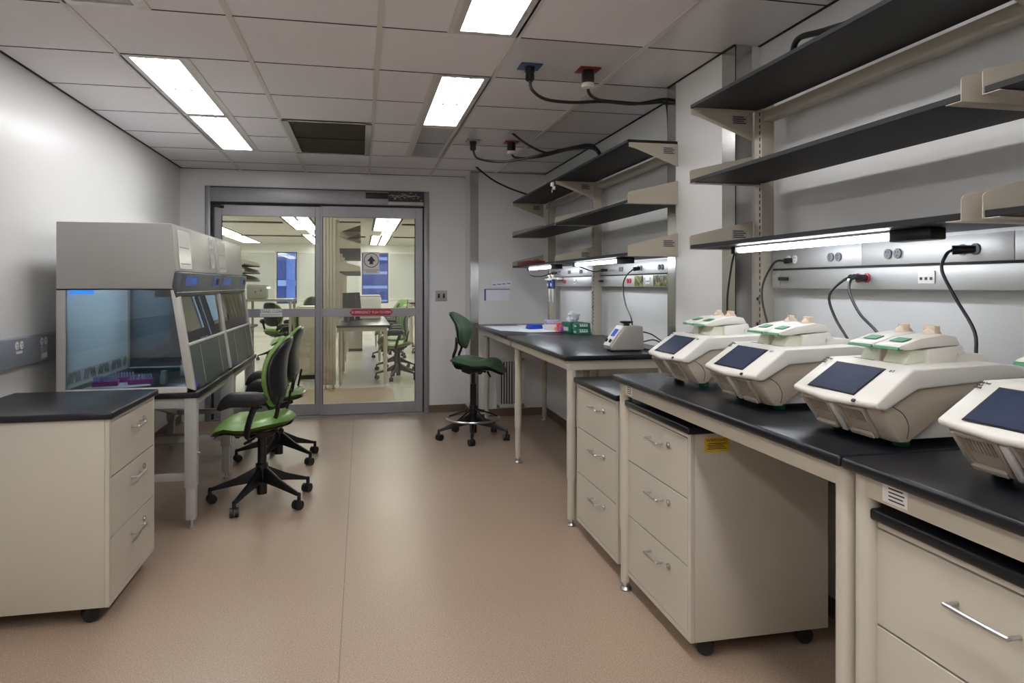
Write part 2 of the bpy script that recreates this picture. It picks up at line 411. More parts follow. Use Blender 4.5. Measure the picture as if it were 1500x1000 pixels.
MB().box(-.445, -.40, -.032, -.03, 2.088, 2.098).build('latch', 'gap', dr)
MB().box(.041, .262, -.045, -.03, 2.165, 2.222).build('sensor_bar', 'black', dr, bev=.002)
ub = MB().box(.264, .618, -.036, -.03, 2.14, 2.238).build('control_unit', 'black', dr)
cb = MB()
for k in range(26):
    x = random.uniform(.28, .59); z = random.uniform(2.15, 2.225); w = random.uniform(.004, .02)
    cb.box(x, x+w, -.046, -.036, z, z+random.uniform(.004, .012))
cb.build('circuit_components', 'greyp', ub)['kind'] = 'stuff'
wc = MB()
for k in range(5):
    x = .27+.05*k; wc.tube([(x, -.045, 2.16+random.random()*.06), (x+.05, -.05, 2.2), (x+.11, -.045, 2.16+random.random()*.05)], .0018, n=5)
wc.build('wiring', 'white', ub)['kind'] = 'stuff'
MB().box(.264, .612, -.04, -.03, 2.108, 2.138).build('cover_lip', 'hoodl', dr, bev=.002)
def sign(name, label, x0, x1, z0, z1, y, m, pts=None):
    t = thing(name, label, 'sign', ((x0+x1)/2, y, (z0+z1)/2))
    w, h = (x1-x0)/2, (z1-z0)/2
    poly = pts or [(-w, -h), (w, -h), (w, h), (-w, h)]
    MB().prism(poly, 'y', -.002, 0).build('plate', m, t)
    return t
yr = YB-.0042
t = sign('stand_clear_sign', 'white STAND CLEAR sign on the left door rail', -.968, -.762, .992, 1.062, YB+.0455, 'white')
text('lettering', 'STAND CLEAR', .037, (0, -.0025, .012), FY, 'print', t, sx=.86)
text('small_lettering', 'AUTOMATIC SLIDING DOOR', .015, (0, -.0025, -.02), FY, 'print', t, sx=.95)
w = .2135
t = sign('emergency_push_sign', 'red hexagonal IN EMERGENCY PUSH TO OPEN sign on the right door rail', -.116, .311, .995, 1.06, yr, 'red',
         [(-w, 0), (-w+.028, -.0325), (w-.028, -.0325), (w, 0), (w-.028, .0325), (-w+.028, .0325)])
text('lettering', 'IN EMERGENCY  PUSH TO OPEN', .036, (0, -.0025, 0), FY, 'white', t, sx=.74)
t = sign('keep_moving_sign', 'grey arrow sign AUTOMATIC DOOR KEEP MOVING stuck on the right glass pane', .017, .177, 1.413, 1.631, YB+.0185, 'white')
MB().tube([(.0705*math.cos(a*PI/20), -.0028, .028+.0705*math.sin(a*PI/20)) for a in range(41)], .0035, n=6, sub=1, flat=1).build('ring', 'print', t)
MB().prism([(-.018, -.012), (.018, -.012), (.018, .018), (.042, .018), (0, .072), (-.042, .018), (-.018, .018)], 'y', -.003, -.002).build('arrow', 'print', t)
text('lettering', 'AUTOMATIC DOOR\nKEEP MOVING', .02, (0, -.0025, -.08), FY, 'print', t, sx=.8)
# switch plate on back wall
t = thing('wall_switch', 'square steel double switch plate between door and green stool', 'switch', (.80, YB, 1.19))
B('plate', 'greyp', (-.06, .06, -.006, 0, -.056, .056), t, .002)
for s in (-1, 1): B('toggle', 'black', (s*.026-.01, s*.026+.01, -.014, -.006, -.022, .022), t, .002)

# ------------------------------------------------------------------ notices and low vent on the end wall
t = thing('wall_notice', 'white notice with purple border taped to the end wall', 'notice', (1.315, YE, 1.205))
B('sheet', 'paper', (-.13, .13, -.002, 0, -.058, .058), t)
B('top_border', 'purple', (-.13, .13, -.003, -.002, .05, .058), t); B('side_border', 'purple', (-.13, -.112, -.003, -.002, -.058, .05), t)
t = thing('wall_sleeve', 'clear plastic sleeve with slips taped above the notice', 'sleeve', (1.36, YE, 1.312))
B('sheet', 'paper', (-.10, .10, -.002, 0, -.03, .03), t)
for k in range(4): B('slip', 'purple', (-.09+.048*k, -.055+.048*k, -.003, -.002, -.012+.004*k, -.004+.004*k), t)
t = thing('wall_vent', 'tall white louvred air vent low on the end wall', 'air vent', (1.45, YE, .33))
f = MB()
for s in (-1, 1): f.box(s*.13-.018, s*.13+.018, -.012, 0, -.245, .245); f.box(-.14, .14, -.012, 0, s*.228-.017, s*.228+.017)
f.build('frame', 'wall2', t, bev=.002); B('backing', 'dark', (-.115, .115, -.003, 0, -.21, .21), t)
for k in range(9): B('slat', 'wall2', (-.112+.0265*k, -.098+.0265*k, -.01, -.003, -.21, .21), t)

# ------------------------------------------------------------------ left wall raceway
t = thing('wall_raceway', 'blue-grey power raceway along the left wall beside the hood', 'raceway', (XL, 2.6, .975))
B('channel', 'wallr', (.001, .045, -1.2, 1.95, -.07, .07), t, .004)
for y, nm in ((1.235, 'a'), (1.505, 'b')):
    for s in (-1, 1):
        r = MB().lathe([(.02, 0), (.02, .003)], n=14, sy=.8).build('receptacle', 'white', t); r.matrix_local = Matrix.Translation((.045, y+s*.024, .035)) @ Matrix.Rotation(PI/2, 4, 'Y')
        MB().box(-.008, .0, -.007, -.005, .003, .0042).box(-.008, .0, .005, .007, .003, .0042).cyl((.007, 0, .003), (.007, 0, .0042), .0025, n=8).build('slots', 'print', r)
B('label_plate', 'white', (.045, .047, 1.205, 1.265, -.005, .008), t)
B('switch_plate', 'greyp', (.045, .049, 1.47, 1.54, -.06, .012), t, .001)
B('switch_label', 'white', (.049, .05, 1.475, 1.535, -.05, -.025), t)

# ------------------------------------------------------------------ tables, benches
def table(name, label, x0, x1, y0, y1, zt, top='epoxy', notch=None, legs=None, rnd=.008, lr=.0255, group=None):
    t = thing(name, label, 'bench', ((x0+x1)/2, (y0+y1)/2, 0), group=group); cx, cy = (x0+x1)/2, (y0+y1)/2
    poly = notch or [(x0, y0), (x1, y0), (x1, y1), (x0, y1)]
    MB().prism([(a-cx, b-cy) for a, b in poly], 'z', zt-.027, zt).build('worktop', top, t, bev=rnd, seg=3)
    a, b, c, d = x0+.03-cx, x1-.06-cx, y0+.03-cy, y1-.03-cy
    z1, z0 = zt-.028, zt-.08
    for xx in (a, b-.03): MB().box(xx, xx+.03, c, d, z0, z1).build('long_rail', 'beige', t, bev=.003)
    for yy in (c, d-.03): MB().box(a+.03, b-.03, yy, yy+.03, z0, z1).build('end_rail', 'beige', t, bev=.003)
    for lx, ly in (legs or [(x0+.05, y0+.05), (x0+.05, y1-.05), (x1-.09, y0+.05), (x1-.09, y1-.05)]):
        lg = MB().cyl((lx-cx, ly-cy, .26), (lx-cx, ly-cy, zt-.03), lr, n=20).cyl((lx-cx, ly-cy, .035), (lx-cx, ly-cy, .26), lr-.004, n=20).build('leg', 'beige', t)
        MB().lathe([(.012, .018), (.012, .04)], (lx-cx, ly-cy, 0), n=12).lathe([(.024, 0), (.026, .006), (.02, .016), (.01, .02)], (lx-cx, ly-cy, 0), n=16).build('glide', 'chrome', lg)
    return t
b2 = table('lab_bench', 'nearest black-topped beige bench at the right edge carrying a thermal cycler', 1.06, 1.80, -.12, 1.385, .92, legs=[(1.11, 1.356), (1.11, -.05), (1.72, -.05), (1.72, 1.325)])
b1 = table('lab_bench', 'black-topped beige bench over the wide drawer pedestal, three thermal cyclers on it', 1.06, 1.80, 1.39, 2.865, .92, legs=[(1.11, 1.424), (1.11, 2.82), (1.72, 1.45), (1.72, 2.81)])
for t, y in ((b2, .655), (b1, .64)):
    rl = B('rail_label', 'white', (-.3415, -.34, y-.07, y+.0, .848, .886), t)
    for q in range(4): B('print_line', 'print', (-.342, -.3415, y-.062+.004*(q % 2), y-.018, .854+.008*q, .857+.008*q), rl)
d1 = table('lab_desk', 'black-topped desk in the alcove with the vortex mixer on it', 1.06, 1.80, 3.575, 5.09, .925,
           notch=[(1.06, 3.575), (1.68, 3.575), (1.68, 3.665), (1.80, 3.665), (1.80, 5.09), (1.06, 5.09)], legs=[(1.115, 3.63), (1.125, 4.99), (1.64, 3.63), (1.72, 4.99)])
d2 = table('lab_desk', 'farthest black-topped desk in the alcove holding white papers', 1.06, 1.80, 5.095, 6.60, .925, legs=[(1.16, 6.50), (1.72, 5.2), (1.72, 6.48)])

# ------------------------------------------------------------------ drawer pedestals on casters
def caster(parent, x, y, r=.03, rz=0):
    c = MB(Matrix.Translation((x, y, 0)) @ Matrix.Rotation(rz, 4, 'Z'))
    c.cyl((0, -.022, r), (0, -.006, r), r, n=18).cyl((0, .006, r), (0, .022, r), r, n=18)
    o = c.build('caster', 'rubber', parent)
    h = MB(Matrix.Translation((x, y, 0)) @ Matrix.Rotation(rz, 4, 'Z')).cyl((0, -.024, r), (0, .024, r), r*.35, n=10)
    h.prism([(-.01, r*.8), (.02, r*1.1), (.018, r*2.05), (-.026, r*2.05)], 'y', -.005, .005).cyl((-.014, 0, r*1.7), (-.014, 0, r*2.3), .009, n=10)
    h.build('fork', 'black', o)
    return o
def pedestal(label, x, y, rz, w=.60, d=.54, big=False, ztop=.79, sticker=False):
    # local: front faces -X, x 0..d, y -w/2..w/2
    t = thing('drawer_pedestal', label, 'drawer cabinet', (x, y, 0), rz)
    h = w/2
    MB().box(.004, d, -h, h, .065, ztop).build('body', 'beige', t, bev=.003)
    MB().box(-.028, d+.012, -h-.014, h+.014, ztop+.001, ztop+.027).build('top_slab', 'epoxy', t, bev=.006, seg=3)
    fr = MB().box(-.012, .004, -h, -h+.02, .065, ztop).box(-.012, .004, h-.02, h, .065, ztop).box(-.012, .004, -h+.02, h-.02, .065, .085).box(-.012, .004, -h+.02, h-.02, ztop-.016, ztop)
    fr.build('face_frame', 'beige', t, bev=.0015, seg=1)
    MB().box(-.001, .0045, -h+.02, h-.02, .085, ztop-.016).build('shadow_gap', 'gap', t)
    zs = [.086, .325, .560, ztop-.017]
    for k in range(3):
        z0, z1 = zs[k]+.0025, zs[k+1]-.0025
        dw = MB().box(-.0125, -.001, -h+.022, h-.022, z0, z1).build('drawer', 'beige', t, bev=.001, seg=1)
        zc = z1-.062 if not big else z1-.07; yc = -.02 if not big else 0
        L = .055 if not big else .065
        hd = MB().tube([(-.012, yc-L, zc), (-.036, yc-L, zc), (-.042, yc-L+.008, zc), (-.042, yc+L-.008, zc), (-.036, yc+L, zc), (-.012, yc+L, zc)], .0045, n=8, sub=3)
        hd.build('handle', 'chrome', dw)
        if not big:
            MB().cyl((-.0125, -.13, zc+.006), (-.019, -.13, zc+.006), .012, n=16).cyl((-.019, -.13, zc+.006), (-.021, -.13, zc+.006), .006, n=8).build('lock', 'steel', dw)
    for sx in (.07, d-.07):
        for s in (-1, 1): caster(t, sx, s*(h-.05), rz=.5*s+(.3 if sx > .1 else 0))
    if sticker:
        st = MB().box(.04, .135, -h-.001, -h, .725, .775).build('warning_sticker', 'yellow', t, label='yellow WARNING sticker')
        text('lettering', 'WARNING', .014, (.087, -h-.0015, .766), FY, 'print', st, sx=1.2)
        for q in range(4): B('text_line', 'print', (.05+.004*(q % 2), .125-.006*(q % 3), -h-.0015, -h-.001, .735+.006*q, .7375+.006*q), st)
    return t
pedestal('beige three-drawer pedestal standing free left of the nearer hood', -.962, 3.25, PI, d=.565)
pedestal('beige three-drawer pedestal in the gap between the alcove desk and the bench', 1.125, 3.225, 0, w=.60, d=.53)
pedestal('beige three-drawer pedestal with yellow warning sticker under the middle bench', 1.125, 2.525, 0, w=.60, d=.53, sticker=True)
pedestal('large beige pedestal with one bow handle per drawer under the nearest bench', 1.125, 1.055, 0, w=.60, d=.53, big=True)

# ------------------------------------------------------------------ wall shelving on posts
def bracket(parent, yc, zt, kind, flip=1):
    # plate lies in an XZ plane; x 1.40 front .. 1.705 rear
    if kind == 'under':
        MB().prism([(1.405, zt-.017), (1.405, zt-.040), (1.45, zt-.052), (1.702, zt-.145), (1.702, zt-.017)], 'y', yc-.0012, yc+.0012).box(1.41, 1.702, yc, yc+.03*flip, zt-.0185, zt-.0165).build('bracket', 'beiged', parent)
    else:
        MB().prism([(1.398, zt-.019), (1.398, zt+.034), (1.406, zt+.042), (1.702, zt+.112), (1.702, zt-.019)], 'y', yc-.0012, yc+.0012).box(1.398, 1.702, yc, yc+.045*flip, zt-.0195, zt-.0175).build('bracket', 'beiged', parent)
def shelf_unit(label, y0, y1, posts, pieces, lo=.925):
    t = thing('wall_shelving', label, 'shelving')
    for y in posts:
        p = MB().box(1.705, 1.765, y-.03, y+.03, lo+.002, 2.10).build('upright', 'beiged', t, bev=.003)
        s = MB()
        for k in range(40):
            z = 1.0+.0275*k
            s.box(1.7035, 1.7055, y-.018, y-.012, z, z+.016)
        s.build('slots', 'gap', p)['kind'] = 'stuff'
        for z in (1.02, 1.135, 1.245):
            q = MB().cyl((1.705, y-.005, z), (1.70, y-.005, z), .013, n=14).build('grommet', 'chrome', p)
            MB().cyl((1.70, y-.005, z), (1.6985, y-.005, z), .008, n=12).build('grommet_plug', 'black', q)
    for zt in (2.09, 1.765, 1.48):
        MB().box(1.40, 1.715, y0, y1, zt-.016, zt).build('shelf', 'shelf', t, bev=.0015, seg=1)
        for yc, fl in pieces: bracket(t, yc, zt, 'under' if zt > 2 else 'over', fl)
        for yc, fl in pieces:
            if zt != 1.765:
                zz = (zt-.075, zt-.035) if zt > 2 else (zt+.03, zt+.07)
                lb = MB().box(1.60, 1.675, yc-.0018, yc-.0012, *zz).build('bracket_label', 'greyp', t)
                m = MB()
                for q in range(4): m.box(1.606, 1.668-.01*(q % 2), yc-.0022, yc-.0018, zz[0]+.005+.009*q, zz[0]+.010+.009*q)
                m.build('print', 'print', lb)['kind'] = 'stuff'
    MB().box(1.715, 1.765, y0+.04, y1-.04, 2.02, 2.065).build('back_rail', 'beiged', t, bev=.003)
    return t
shelf_unit('black three-tier shelving over the two nearer thermal cyclers', 1.40, 2.80, [2.765], [(2.803, -1), (1.397, 1)])
shelf_unit('black three-tier shelving cut off by the right edge of the picture', -.10, 1.335, [], [(1.338, -1), (-.05, 1)])
shelf_unit('black three-tier shelving over the alcove desk with the vortex mixer', 3.53, 4.965, [5.0], [(4.965, 1), (3.525, 1)])
shelf_unit('farthest black three-tier shelving in the alcove, pink box on its lowest shelf', 4.975, 6.44, [6.27], [(6.445, -1)])
# fix bracket flap of the adjacent unit
t = thing('shelf_box', 'flat pink box lying on the lowest far alcove shelf', 'box', (1.50, 6.15, 1.4805))
B('tray', 'plate', (-.075, .09, -.19, .20, 0, .035), t, .003); B('lid', 'redp', (-.05, .07, -.15, .16, .035, .04), t, .001)
t = thing('shelf_clamp', 'small white clamp on the top alcove bracket', 'clamp', (1.385, 4.955, 2.05))
MB().box(-.02, .0, -.015, .015, -.02, .01).box(-.008, .012, -.01, .01, -.045, -.018).build('jaw', 'white', t, bev=.003); MB().cyl((-.01, 0, -.04), (-.01, 0, -.065), .004).build('screw', 'chrome', t)

# ------------------------------------------------------------------ power raceways on right wall
def duplex(parent, y, z, m='grey', x=1.744):
    for s in (-1, 1):
        r = MB(Matrix.Translation((x, y+s*.022, z)) @ Matrix.Rotation(-PI/2, 4, 'Y')).lathe([(.017, 0), (.017, .003), (.015, .004)], n=16).build('receptacle', m, parent)
        q = MB()
        for dy in (-.005, .005): q.box(x-.005, x-.0035, y+s*.022+dy-.001, y+s*.022+dy+.001, z+.002, z+.009)
        q.cyl((x-.005, y+s*.022, z-.006), (x-.0035, y+s*.022, z-.006), .002, n=8); q.build('slots', 'print' if m != 'print' else 'white', r)
def raceway(label, y0, y1, seams, outs, reds, data=()):
    t = thing('power_raceway', label, 'raceway')
    ys = [y0]+list(seams)+[y1]
    for a, b in zip(ys[:-1], ys[1:]):
        B('upper_panel', 'race', (1.746, 1.80, a+.0008, b-.0008, 1.376, 1.457), t, .002)
    B('lower_panel', 'race', (1.746, 1.80, y0, y1, 1.292, 1.368), t, .003)
    B('seam', 'gap', (1.752, 1.80, y0, y1, 1.368, 1.376), t)
    for y in outs: duplex(t, y, 1.412)
    for y in reds: duplex(t, y, 1.332, 'redout')
    for y in data:
        dp = B('data_plate', 'white', (1.742, 1.746, y-.033, y+.033, 1.312, 1.352), t, .001)
        for k in (-1, 0, 1): B('jack', 'print', (1.7412, 1.742, y+k*.02-.005, y+k*.02+.005, 1.323, 1.332), dp)
    return t
rn = raceway('brushed steel power raceway behind the thermal cyclers', -.1, 2.725, [1.571, 2.165], [2.31, 2.015, 1.715], [2.16], [1.872])
duplex(rn, 2.575, 1.412, 'white')
B('label_plate', 'greyp', (1.744, 1.746, 2.66, 2.715, 1.30, 1.352), rn); B('module_plug', 'black', (1.72, 1.746, 2.60, 2.64, 1.325, 1.34), rn, .002)
rf = raceway('brushed steel power raceway above the vortex mixer with flower photo prints', 3.66, 4.965, [], [4.52, 4.19, 3.87], [4.37], [4.06])
B('photo_print', 'pic', (1.744, 1.746, 4.14, 4.28, 1.298, 1.364), rf, label='small flower photo print'); B('photo_print', 'pic', (1.744, 1.746, 3.70, 3.98, 1.298, 1.364), rf, label='wide flower photo print')
B('module_plug', 'black', (1.72, 1.746, 4.88, 4.92, 1.325, 1.34), rf, .002)
raceway('farthest brushed steel power raceway behind the hanging pipettes', 5.035, 6.235, [5.25], [6.05, 5.736, 5.413], [5.88], [5.58])

# ------------------------------------------------------------------ under-shelf task lights
def task(label, y0, y1, yb, x=1.50):
    t = thing('task_light', label, 'lamp', (x, (y0+y1)/2, 1.463))
    h = (y1-y0)/2
    MB().box(-.018, .018, -h, h, -.006, 0).build('housing', 'white', t)
    MB().cyl((0, -h+.004, -.016), (0, h-.004, -.016), .0105, n=12).build('tube', 'task', t)
    B('end_cap', 'black', (-.02, .02, h, h+.03, -.03, 0), t, .003)
    B('ballast', 'black', (-.026, .026, -h-yb, -h, -.034, 0), t, .005)
task('lit strip light under the shelf over the thermal cyclers', 1.72, 2.57, .15)
task('lit strip light under the shelf over the vortex mixer', 3.90, 4.76, .16)
task('farthest lit strip light under the alcove shelf', 5.36, 6.16, .16)

# ------------------------------------------------------------------ cords
def cord(label, pts, r=.005, plug=None, extra=None):
    t = thing('black_cable', label, 'cord', pts[0]); o = Vector(pts[0])
    MB().tube([Vector(p)-o for p in pts], r, n=8).build('cable', 'black', t)
    if plug:
        a, b, rr = plug; MB().cyl(Vector(a)-o, Vector(b)-o, rr*.8, rr, n=12).build('plug', 'black', t)
    if extra: extra(t, o)
    return t
cord('black cord hanging from the left end of the nearer strip light', [(1.5, 2.60, 1.445), (1.505, 2.64, 1.38), (1.52, 2.70, 1.22), (1.56, 2.74, 1.0), (1.60, 2.74, .925)], .0042)
cord('black cord plugged in left of the upright post, dropping behind the farthest cycler', [(1.71, 2.573, 1.405), (1.68, 2.60, 1.40), (1.655, 2.64, 1.32), (1.645, 2.635, 1.24), (1.655, 2.60, 1.12), (1.68, 2.58, .98)], .0045, ((1.745, 2.575, 1.41), (1.71, 2.573, 1.405), .012))
def whitep(t, o): MB().cyl(Vector((1.69, 2.135, 1.322))-o, Vector((1.655, 2.12, 1.325))-o, .007, .005, n=10).build('strain_relief', 'white', t)
cord('black cord from the red outlet curving left down behind the second cycler', [(1.71, 2.16, 1.332), (1.67, 2.16, 1.325), (1.64, 2.20, 1.27), (1.64, 2.168, 1.19), (1.65, 2.10, 1.10), (1.66, 2.05, .99)], .0048, ((1.745, 2.18, 1.332), (1.70, 2.165, 1.332), .013))
cord('black cord from the red outlet with white sleeve, curving down to the third cycler', [(1.70, 2.138, 1.332), (1.66, 2.115, 1.322), (1.645, 2.10, 1.28), (1.645, 2.05, 1.21), (1.64, 1.96, 1.15), (1.66, 1.90, 1.05), (1.67, 1.86, .99)], .0048, ((1.745, 2.138, 1.332), (1.69, 2.135, 1.332), .014), whitep)
cord('black cord plugged in at the right outlet, bending down behind the third cycler', [(1.70, 1.73, 1.41), (1.66, 1.71, 1.395), (1.65, 1.715, 1.35), (1.65, 1.667, 1.27), (1.635, 1.59, 1.18), (1.62, 1.57, 1.10), (1.64, 1.57, .985)], .0048, ((1.745, 1.695, 1.412), (1.70, 1.73, 1.41), .014))
cord('black cord from the wall outlet hanging down to the vortex mixer', [(1.70, 4.19, 1.405), (1.67, 4.24, 1.36), (1.655, 4.255, 1.29), (1.64, 4.17, 1.18), (1.61, 4.0, 1.10), (1.60, 3.94, 1.0), (1.615, 3.93, .945)], .0045, ((1.745, 4.18, 1.412), (1.70, 4.19, 1.405), .014))
cord('coiled black cord lying behind the vortex mixer', [(1.62, 3.86, 1.03), (1.68, 3.84, 1.01), (1.71, 3.74, .96), (1.66, 3.72, .933), (1.60, 3.80, .935), (1.58, 3.86, .95), (1.66, 3.80, .985), (1.70, 3.76, .96), (1.64, 3.73, .935), (1.58, 3.80, .931)], .004)
cord('black cord looping off the farthest strip light', [(1.49, 6.16, 1.445), (1.50, 6.12, 1.39), (1.60, 6.15, 1.38), (1.70, 6.15, 1.41)], .004, ((1.745, 6.12, 1.415), (1.70, 6.15, 1.41), .012))
cord('short black cord beside the middle upright in the alcove', [(1.52, 4.79, 1.44), (1.60, 4.78, 1.41), (1.66, 4.80, 1.40), (1.70, 4.80, 1.41)], .004, ((1.745, 4.80, 1.412), (1.70, 4.80, 1.41), .012))
cord('black cable bundle lying on the nearest top shelf', [(1.60, 2.33, 2.10), (1.56, 2.30, 2.15), (1.55, 2.25, 2.20), (1.55, 2.12, 2.18), (1.54, 1.95, 2.15), (1.55, 1.75, 2.12), (1.58, 1.6, 2.10)], .011)
def drop(label, x, y, pm, big, path):
    def ex(t, o):
        q = Vector((x, y, H))-o
        MB(Matrix.Translation(q)).box(-.055, .055, -.055, .055, -.006, -.001).build('ceiling_plate', pm, t, bev=.001)
        MB(Matrix.Translation(q)).lathe([(.026, -.006), (.026, -.03), (.022, -.034), (.024, -.05), (.024, -.068), (.014, -.078)] if not big else [(.03, -.006), (.033, -.03), (.033, -.06), (.028, -.066), (.028, -.07)], n=18).build('connector', 'black', t)
        if big: MB(Matrix.Translation(q)).lathe([(.029, -.07), (.033, -.074), (.033, -.092), (.02, -.098), (.01, -.10)], n=18).build('clamp_ring', 'white', t)
    cord(label, path, .0085, extra=ex)
drop('black ceiling cable from the nearer left twist-lock drop on the blue plate', .835, 3.434, 'plateb', False, [(.835, 3.434, 2.345), (.848, 3.43, 2.293), (.925, 3.45, 2.256), (1.087, 3.5, 2.262), (1.274, 3.55, 2.29), (1.47, 3.6, 2.30), (1.66, 3.635, 2.345), (1.705, 3.66, 2.32), (1.71, 3.68, 2.1)])
drop('black ceiling cable from the nearer drop with white ring on the red plate', 1.141, 3.426, 'plate', True, [(1.141, 3.426, 2.325), (1.155, 3.44, 2.295), (1.22, 3.5, 2.285), (1.33, 3.56, 2.295), (1.5, 3.605, 2.305), (1.66, 3.65, 2.33), (1.70, 3.68, 2.30), (1.72, 3.7, 2.1)])
drop('thin black ceiling cable from the far left drop over the alcove', .841, 5.309, 'greyp', False, [(.841, 5.309, 2.345), (.877, 5.3, 2.278), (1.018, 5.2, 2.24), (1.208, 5.1, 2.255), (1.393, 5.0, 2.296), (1.574, 4.9, 2.324), (1.662, 4.85, 2.313), (1.70, 4.8, 2.24), (1.71, 4.79, 2.10)])
drop('black ceiling cable from the far drop with white ring over the alcove', 1.14, 5.297, 'plate', True, [(1.14, 5.297, 2.325), (1.173, 5.25, 2.286), (1.314, 5.1, 2.27), (1.484, 4.95, 2.30), (1.63, 4.88, 2.31), (1.69, 4.83, 2.26), (1.72, 4.81, 2.10)])
cord('thick black cable dropping through the ceiling tile to the alcove top shelf', [(1.081, 5.0, 2.42), (1.21, 5.0, 2.334), (1.367, 5.0, 2.282), (1.537, 4.95, 2.327), (1.662, 4.86, 2.325), (1.69, 4.78, 2.2), (1.70, 4.76, 2.10)], .0085)
cord('single black cable running from the ceiling down to the farthest shelf', [(1.056, 6.5, 2.42), (1.188, 6.4, 2.292), (1.33, 6.3, 2.2), (1.469, 6.2, 2.134), (1.55, 6.15, 2.10)], .008)

# ------------------------------------------------------------------ thermal cyclers
def cycler(label, y, num, note):
    # local x: 0 = front lip, y across (+ = far), z up from the bench
    t = thing('thermal_cycler', label, 'lab instrument', (1.15, y, .9205), group=None)
    w = .145
    # white upper shell: cross sections along x lofted
    def loft(secs, name, m, bev=.004, parent=t):
        b = MB(); vs = []; n = len(secs[0])
        for s_ in secs: vs += s_
        fs = [tuple(range(n))[::-1], tuple(range((len(secs)-1)*n, len(secs)*n))]
        for k in range(len(secs)-1):
            for i in range(n): fs.append((k*n+i, k*n+(i+1) % n, (k+1)*n+(i+1) % n, (k+1)*n+i))
        b.add(vs, fs); return b.build(name, m, parent, bev=bev)
    def sec(x, zb, zt, hw, ht): return [(x, -hw, zb), (x, hw, zb), (x, hw, (zb+zt)/2), (x, ht, zt), (x, -ht, zt), (x, -hw, (zb+zt)/2)]
    # wedge bezel + deck as a solid: lip bends forward at the middle
    yz = [-w-.022, -w*.5, 0, w*.5, w+.004]; lip = [.022, .008, .0, .008, .0]
    vs = []; 
    for yy, lx in zip(yz, [.006, -.004, -.008, .0, .006]):
        z0 = .113-.006*(1-abs(yy)/w)
        vs += [(lx, yy, z0), (.115, yy*.96, .190), (.37, yy*.92, .196), (.445, yy*.87, .184), (.452, yy*.87, .158), (.125, yy*.98, .142), (.03+lx, yy, .096), (lx+.004, yy, z0-.014)]
    b = MB(); n = 8; fs = [tuple(range(n))[::-1], tuple(range(4*n, 5*n))]
    for k in range(4):
        for i in range(n): fs.append((k*n+i, k*n+(i+1) % n, (k+1)*n+(i+1) % n, (k+1)*n+i))
    b.add(vs, fs).build('housing', 'cycler', t, bev=.006, seg=3)
    # taupe lower body
    vs = []
    for yy in (-w-.010, -w*.96, w*.9, w-.004):
        e = .012 if (yy < -w or yy > w*.92) else 0
        vs += [(.016+e, yy, .099), (.0355+e, yy, .068), (.054+e, yy, .040), (.070+e, yy, .019), (.105, yy, .019), (.155, yy, .052), (.205, yy, .090), (.245, yy, .110), (.30, yy, .118), (.445, yy*.92, .120), (.450, yy*.92, .160), (.125, yy, .145), (.03, yy, .099)]
    b = MB(); n = 13; fs = [tuple(range(n))[::-1], tuple(range(3*n, 4*n))]
    for k in range(3):
        for i in range(n): fs.append((k*n+i, k*n+(i+1) % n, (k+1)*n+(i+1) % n, (k+1)*n+i))
    b.add(vs, fs).build('lower_body', 'taupe', t, bev=.003)
    b = MB().prism([(.098, .0185), (.44, .0185), (.448, .06), (.445, .125), (.25, .125), (.20, .098)], 'y', -w+.013, w-.013)
    b.build('base', 'cycler', t, bev=.004)
    # side panel seam
    MB().tube([(.062, -w-.0098, .103), (.09, -w-.0098, .085), (.105, -w-.0098, .055), (.10, -w-.0098, .026)], .0012, n=5).build('side_seam', 'print', t)
    # front grilles: two framed recesses on the sloping front face
    d = Vector((.052, 0, -.079)).normalized(); nn = Vector((-.079, 0, -.052)).normalized()
    for s in (-1, 1):
        X = Matrix(((d.x, 0, nn.x, .016), (0, 1, 0, s*.066), (d.z, 0, nn.z, .096), (0, 0, 0, 1)))
        fr = MB(X)
        fr.box(.0, .010, -.052, .052, -.004, .006).box(.074, .086, -.040, .040, .002, .012).prism([(.0, -.054), (.086, -.046), (.086, -.036), (.0, -.044)], 'z', -.002, .008).prism([(.0, .044), (.086, .036), (.086, .046), (.0, .054)], 'z', -.002, .008)
        g = fr.build('grille_frame', 'taupe', t, bev=.002)
        MB(X).box(.008, .078, -.042, .042, -.006, -.002).build('recess', 'dark', g)
        for k in range(9):
            MB(X).box(.010, .046, -.036+.0082*k, -.0335+.0082*k, -.003, .002).build('fin', 'taupe', g)
        MB(X).prism([(.046, -.042), (.080, -.038), (.080, .038), (.046, .042)], 'z', -.003, .0).build('sill', 'taupe', g)
    MB(Matrix(((d.x, 0, nn.x, .016), (0, 1, 0, 0), (d.z, 0, nn.z, .094), (0, 0, 0, 1)))).box(0, .086, -.010, .010, 0, .009).build('centre_rib', 'cycler', t, bev=.003)
    # feet
    for fx, fy in ((.125, -.108), (.125, .108), (.40, -.108), (.40, .108)):
        MB().lathe([(.017, 0), (.019, .004), (.019, .0185)], (fx, fy, 0), n=16).build('foot', 'foot', t)
    # screen on the sloped bezel: slope from (0,.113) to (.115,.190)
    sl = Vector((.115, 0, .077)).normalized(); up = Vector((-.077, 0, .115)).normalized()
    X = Matrix(((0, sl.x, up.x, .0), (-1, 0, 0, 0), (0, sl.z, up.z, .1130), (0, 0, 0, 1)))   # local: x right (near), y up slope, z out
    bz = MB(X).box(-.093, .086, .014, .124, .0, .0015).build('screen_bezel', 'black', t, bev=.0006, seg=1)
    MB(X).box(-.089, .082, .018, .120, .0015, .0022).build('screen', 'screen', bz)
    def st(s_, size, x, y_, m='print'):
        o = text('marking', s_, size, (0, 0, 0), (0, 0, 0), m, t, align='LEFT'); o.matrix_local = X @ Matrix.Translation((x, y_, .001)) 
    st('C1000 Touch', .0085, -.135, .125) if False else None
